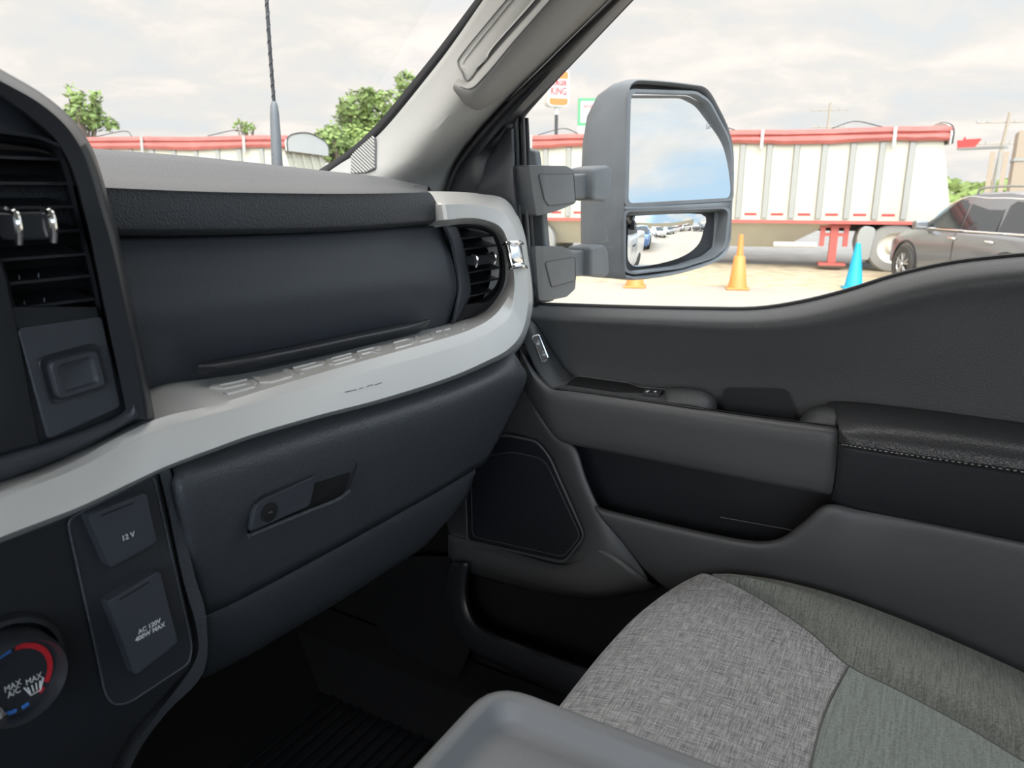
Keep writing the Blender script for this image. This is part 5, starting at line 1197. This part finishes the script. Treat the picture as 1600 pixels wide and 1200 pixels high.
bl = [(.35, -9.6, (0, 1), M_cblue, 'blue car parked right behind the truck, seen only in the lower mirror'), (3.4, -30, (.35, 1), M_cwht, 'white car parked far behind, left one in the mirror reflection'), (7.4, -38, (.3, 1), M_cslv, 'silver car parked far behind, in the mirror reflection'), (12.5, -46, (1, .2), M_cwht, 'white car standing sideways far behind, in the mirror reflection'),
      (18.5, -48, (1, .1), M_cwht, 'white car sideways beside the black one, in the mirror reflection'), (22.5, -40, (.5, 1), M_cblk, 'black car at the outer edge of the mirror reflection'), (16, -55, (1, .2), M_cred, 'red car far behind, in the mirror reflection')]
for x, y, h_, p_, l_ in bl: car('car', (x*.75, y*.62) if y < -20 else (x, y), h_, p_, l_, rails=False, detail=False)
solo('building', MB().box((10, -90, G+2.2), (70, 8, 4.4)), M_trw, 'long low white building far behind the truck', 'building', flat=True)

# ---- cones
def cone(x, y, hgt, r, m, label, tall=False):
    t = thing('traffic_cone', label, 'traffic cone'); c = V((x, y, G))
    mkobj('base', MB().box(c+V((0, 0, .02)), (r*2.3, r*2.3, .035), .3), m, t, bevel=.01)
    if tall: pr = [(r, .035), (r*.92, .10), (r*.55, hgt*.60), (r*.50, hgt*.61), (r*.36, hgt*.62), (r*.22, hgt*.97), (r*.22, hgt), (0, hgt)]
    else: pr = [(r, .035), (r*.95, .06), (r*.30, hgt*.95), (r*.26, hgt), (0, hgt)]
    mkobj('cone_body', MB().lathe(pr, c, (0, 0, 1), 28), m, t)
    return t
def gpt(px, py): return onz(px, py, G+.02)
q = gpt(1152, 450); cone(q.x, q.y, .97, .17, M_orange, 'tall orange cone with narrow top, just right of the mirror', True)
q = gpt(1333, 450); cone(q.x, q.y, .82, .16, M_blue_c, 'bright blue cone in front of the trailer wheels')
q = gpt(992, 447); cone(q.x, q.y, .90, .17, M_orange, 'orange cone mostly hidden behind the mirror, only its base showing', True)

# ---- signs
def pylon(px, py, d):   # point at horizontal distance d
    r = ray(px, py); return r*(d/math.hypot(r.x, r.y))
def face_to(ang):      # (right, normal) of a panel at a heading angle in degrees
    a = math.radians(ang); r = V((math.cos(a), math.sin(a), 0)); return r, V((r.y, -r.x, 0))
c = pylon(873, 137, 75); rt, nn_ = face_to(-42)
sg = thing('burger_sign', 'tall pole sign with red lettering between two orange bun shapes', 'sign')
wd, hg_ = 2.15, 3.35
def SP(a, b, o=0): return c+rt*a+V((0, 0, b))+nn_*o
pan = rnd([SP(-wd/2, -hg_/2), SP(wd/2, -hg_/2), SP(wd/2, hg_/2), SP(-wd/2, hg_/2)], .5, 5)
mkobj('sign_cabinet', MB().prism(pan, -nn_*1.1), M_sigw, sg, ang=30)
mkobj('upper_bun', MB().prism(rnd([SP(-wd*.44, hg_*.24, .01), SP(wd*.44, hg_*.24, .01), SP(wd*.44, hg_*.46, .01), SP(-wd*.44, hg_*.46, .01)], [.15, .15, .6, .6], 5), nn_*.03), M_sigo, sg)
mkobj('lower_bun', MB().prism(rnd([SP(-wd*.44, -hg_*.47, .01), SP(wd*.44, -hg_*.47, .01), SP(wd*.44, -hg_*.28, .01), SP(-wd*.44, -hg_*.28, .01)], [.55, .55, .15, .15], 5), nn_*.03), M_sigo, sg)
mkobj('lettering', text_mesh('BURGER', .62, SP(0, hg_*.115, .03), rt, (0, 0, 1), extr=.01, sx=.72, offset=.02), M_sigr, sg, flat=True, label='red lettering BURGER')
mkobj('lettering', text_mesh('KING', .95, SP(0, -hg_*.10, .03), rt, (0, 0, 1), extr=.01, sx=.72, offset=.02), M_sigr, sg, flat=True, label='red lettering KING')
pb = c-nn_*.5; mkobj('pole', MB().tube([V((pb.x, pb.y, G)), V((pb.x, pb.y, c.z-hg_/2))], .16, 10), M_under, sg)
mkobj('pole_collar', MB().tube([V((pb.x, pb.y, c.z-hg_/2-.7)), V((pb.x, pb.y, c.z-hg_/2))], .2, 10), M_sigw, sg)
c = pylon(921, 173, 70); rt, nn_ = face_to(-60)
s2 = thing('fuel_sign', 'green bordered white sign with red lettering, beside the mirror', 'sign')
mkobj('green_border', MB().prism([SP(-1.0, -1.25), SP(1.0, -1.25), SP(1.0, 1.05), SP(-1.0, 1.05)], -nn_*.4), M_sigg, s2, flat=True)
mkobj('white_panel', MB().prism(rnd([SP(-.78, -1.0, .01), SP(.78, -1.0, .01), SP(.78, .80, .01), SP(-.78, .80, .01)], .1, 3), nn_*.02), M_sigw, s2, flat=True)
mkobj('lettering', text_mesh('Sinclair', .54, SP(0, .40, .04), rt, (0, 0, 1), extr=.01, sx=.75, offset=.012), M_sigr, s2, flat=True, label='red lettering')
mkobj('footer_panel', MB().prism([SP(-1.0, -2.0), SP(1.0, -2.0), SP(1.0, -1.3), SP(-1.0, -1.3)], -nn_*.3), M_sigw, s2, flat=True)
mkobj('pole', MB().tube([V((c.x, c.y, G))-nn_*.2, V((c.x, c.y, c.z-1.9))-nn_*.2], .12, 8), M_galv, s2)

# ---- power poles
def pole(px, py, d, lean, label, arms=(0, 1)):
    c = pylon(px, py, d); t = thing('power_pole', label, 'power pole')
    mkobj('pole', MB().tube([V((c.x, c.y, G)), c+V((0, lean, 0))], [.22, .14], 8), M_wood, t)
    for k in arms:
        z = c.z-.9-k*2.0; r = V((.25, -.97, 0)); w = 2.1 if k == 0 else 1.9
        mkobj('crossarm', MB().tube([V((c.x, c.y, z))-r*w, V((c.x, c.y, z))+r*w], .07, 6), M_wood, t)
        for q in (-w, -w*.55, w*.55, w): mkobj('insulator', MB().lathe([(0, 0), (.1, .02), (.07, .28), (0, .3)], V((c.x, c.y, z))+r*q, (0, 0, 1), 8), M_galv, t)
pole(1298, 160, 105, 0, 'distant power pole above the right trailer')
pole(1567, 176, 90, -.6, 'power pole with two crossarms near the right edge')

# ---- canopy, tower and red sign at the right
ca_ = thing('fuel_canopy', 'tan posts carrying a long thin canopy roof behind the SUV', 'canopy')
a, b = pylon(1499, 233, 46), pylon(1572, 231, 45); b.z = a.z
mkobj('roof_beam', MB().box((a+b)/2, ((b-a).length, .5, .12), math.atan2((b-a).y, (b-a).x)), M_galv, ca_, flat=True)
for px in (1552, 1573):
    q = pylon(px, 236, 44.5); mkobj('post', MB().box(V((q.x, q.y, (q.z+G)/2)), (.22, .22, q.z-G-.05)), M_tan, ca_, flat=True)
q = pylon(1562, 236, 44.5); mkobj('downpipe', MB().tube([V((q.x, q.y, G)), V((q.x, q.y, q.z))], .05, 8), M_galv, ca_)
rt, nn_ = face_to(-88); c = pylon(1512, 226, 46); c.z = a.z+.26
rs2 = MB().prism([SP(-.45, -.2), SP(.32, -.2), SP(.55, .16), SP(.55, .22), (SP(-.12, .20)), (SP(-.15, .32)), SP(-.22, .30), SP(-.24, .16), SP(-.5, .16)], nn_*.25)
solo('red_sign', rs2, M_sigr, 'small bright red boat-shaped sign standing on the canopy end', 'sign', flat=True)
tw_ = thing('tan_tower', 'tan corrugated steel bin tower at the right edge behind the SUV', 'building')
q = pylon(1664, 205, 48)
mkobj('wall', MB().box(V((q.x, q.y, (q.z+G)/2)), (3, 4.0, q.z-G)), M_tan, tw_, flat=True)
for z_ in (.50,): mkobj('band', MB().box(V((q.x, q.y, G+(q.z-G)*(z_+.2))), (3.1, 4.1, .14)), M_galv, tw_, flat=True)

# ---- trees
def tree(px, py, d, rad, hgt, label, n=2600, squash=.8, seed=1, leaf=.30):
    random.seed(seed)
    c = pylon(px, py, d); t = thing('tree', label, 'tree'); mb = MB()
    bl_ = [(c+V((random.gauss(0, rad*.42), random.gauss(0, rad*.42), random.gauss(0, rad*.42*squash))), random.uniform(.22, .42)*rad) for _ in range(22)]
    for _ in range(n):
        cc, r = random.choice(bl_); d_ = V((random.gauss(0, 1), random.gauss(0, 1), random.gauss(0, 1))).normalized()
        p = cc+d_*r*random.uniform(.6, 1.05); a = V((random.gauss(0, 1), random.gauss(0, 1), random.gauss(0, .6))).normalized(); b = a.cross(d_).normalized(); s = random.uniform(.5, 1)*leaf
        mb.add([p-a*s, p-b*s*.45, p+a*s, p+b*s*.45], [(0, 1, 2, 3)])
    mkobj('foliage', mb, M_leaf, t, merge=False, flat=True)
    base = V((c.x, c.y, G)); m = MB(); m.tube([base, base+(c-base)*.6, c], [.3, .22, .1], 8)
    for cc, r in bl_[:8]: m.tube([base+(c-base)*.55, cc], [.12, .04], 5)
    mkobj('trunk', m, M_bark, t)
tree(572, 195, 42, 2.3, 6, 'large green tree against the pillar, upper half', 3800, .75, 4, .24)
tree(535, 235, 36, 1.6, 4, 'low green bush tree where windshield meets the dashboard', 2000, .6, 9, .22)
tree(128, 185, 40, 1.1, 5, 'small green treetop above the red tarp at the left', 900, .8, 5, .22)
tree(383, 197, 70, .9, 5, 'tiny treetop just over the tarp left of the antenna', 160, .6, 6, .25)
far = MB(); random.seed(8)
for k in range(900):
    y_ = random.uniform(-60, 6); p = V((130+random.uniform(-2, 2), y_, G+random.uniform(0, 3.1)+math.sin(y_*.4)*.5)); s = random.uniform(.6, 1.2)
    a = V((0, 1, random.uniform(-.6, .6))); b = V((random.uniform(-.5, .5), -.3, 1)); far.add([p-a*s, p-b*s*.6, p+a*s, p+b*s*.6], [(0, 1, 2, 3)])
solo('distant_hedge', far, M_leaf, 'low green line of bushes on the horizon between trailer and SUV', 'bushes', kind='stuff', flat=True, merge=False)

# ================================================================== PLACE ORIGINS
def finish():
    roots = [o for o in SC.objects if o.parent is None and o.type in ('MESH', 'EMPTY')]
    def kids(o):
        out = []
        for c in o.children: out.append(c); out += kids(c)
        return out
    for r in roots:
        obs = [o for o in [r]+kids(r) if o.type == 'MESH']
        if not obs: continue
        vs = [v.co for o in obs for v in o.data.vertices]
        lo_v = V((min(v.x for v in vs), min(v.y for v in vs), min(v.z for v in vs))); hi_v = V((max(v.x for v in vs), max(v.y for v in vs), max(v.z for v in vs)))
        Lc = V(((lo_v.x+hi_v.x)/2, (lo_v.y+hi_v.y)/2, lo_v.z))
        for o in obs: o.data.transform(Matrix.Translation(-Lc))
        r.location = Lc+V((0, 0, H))
finish()
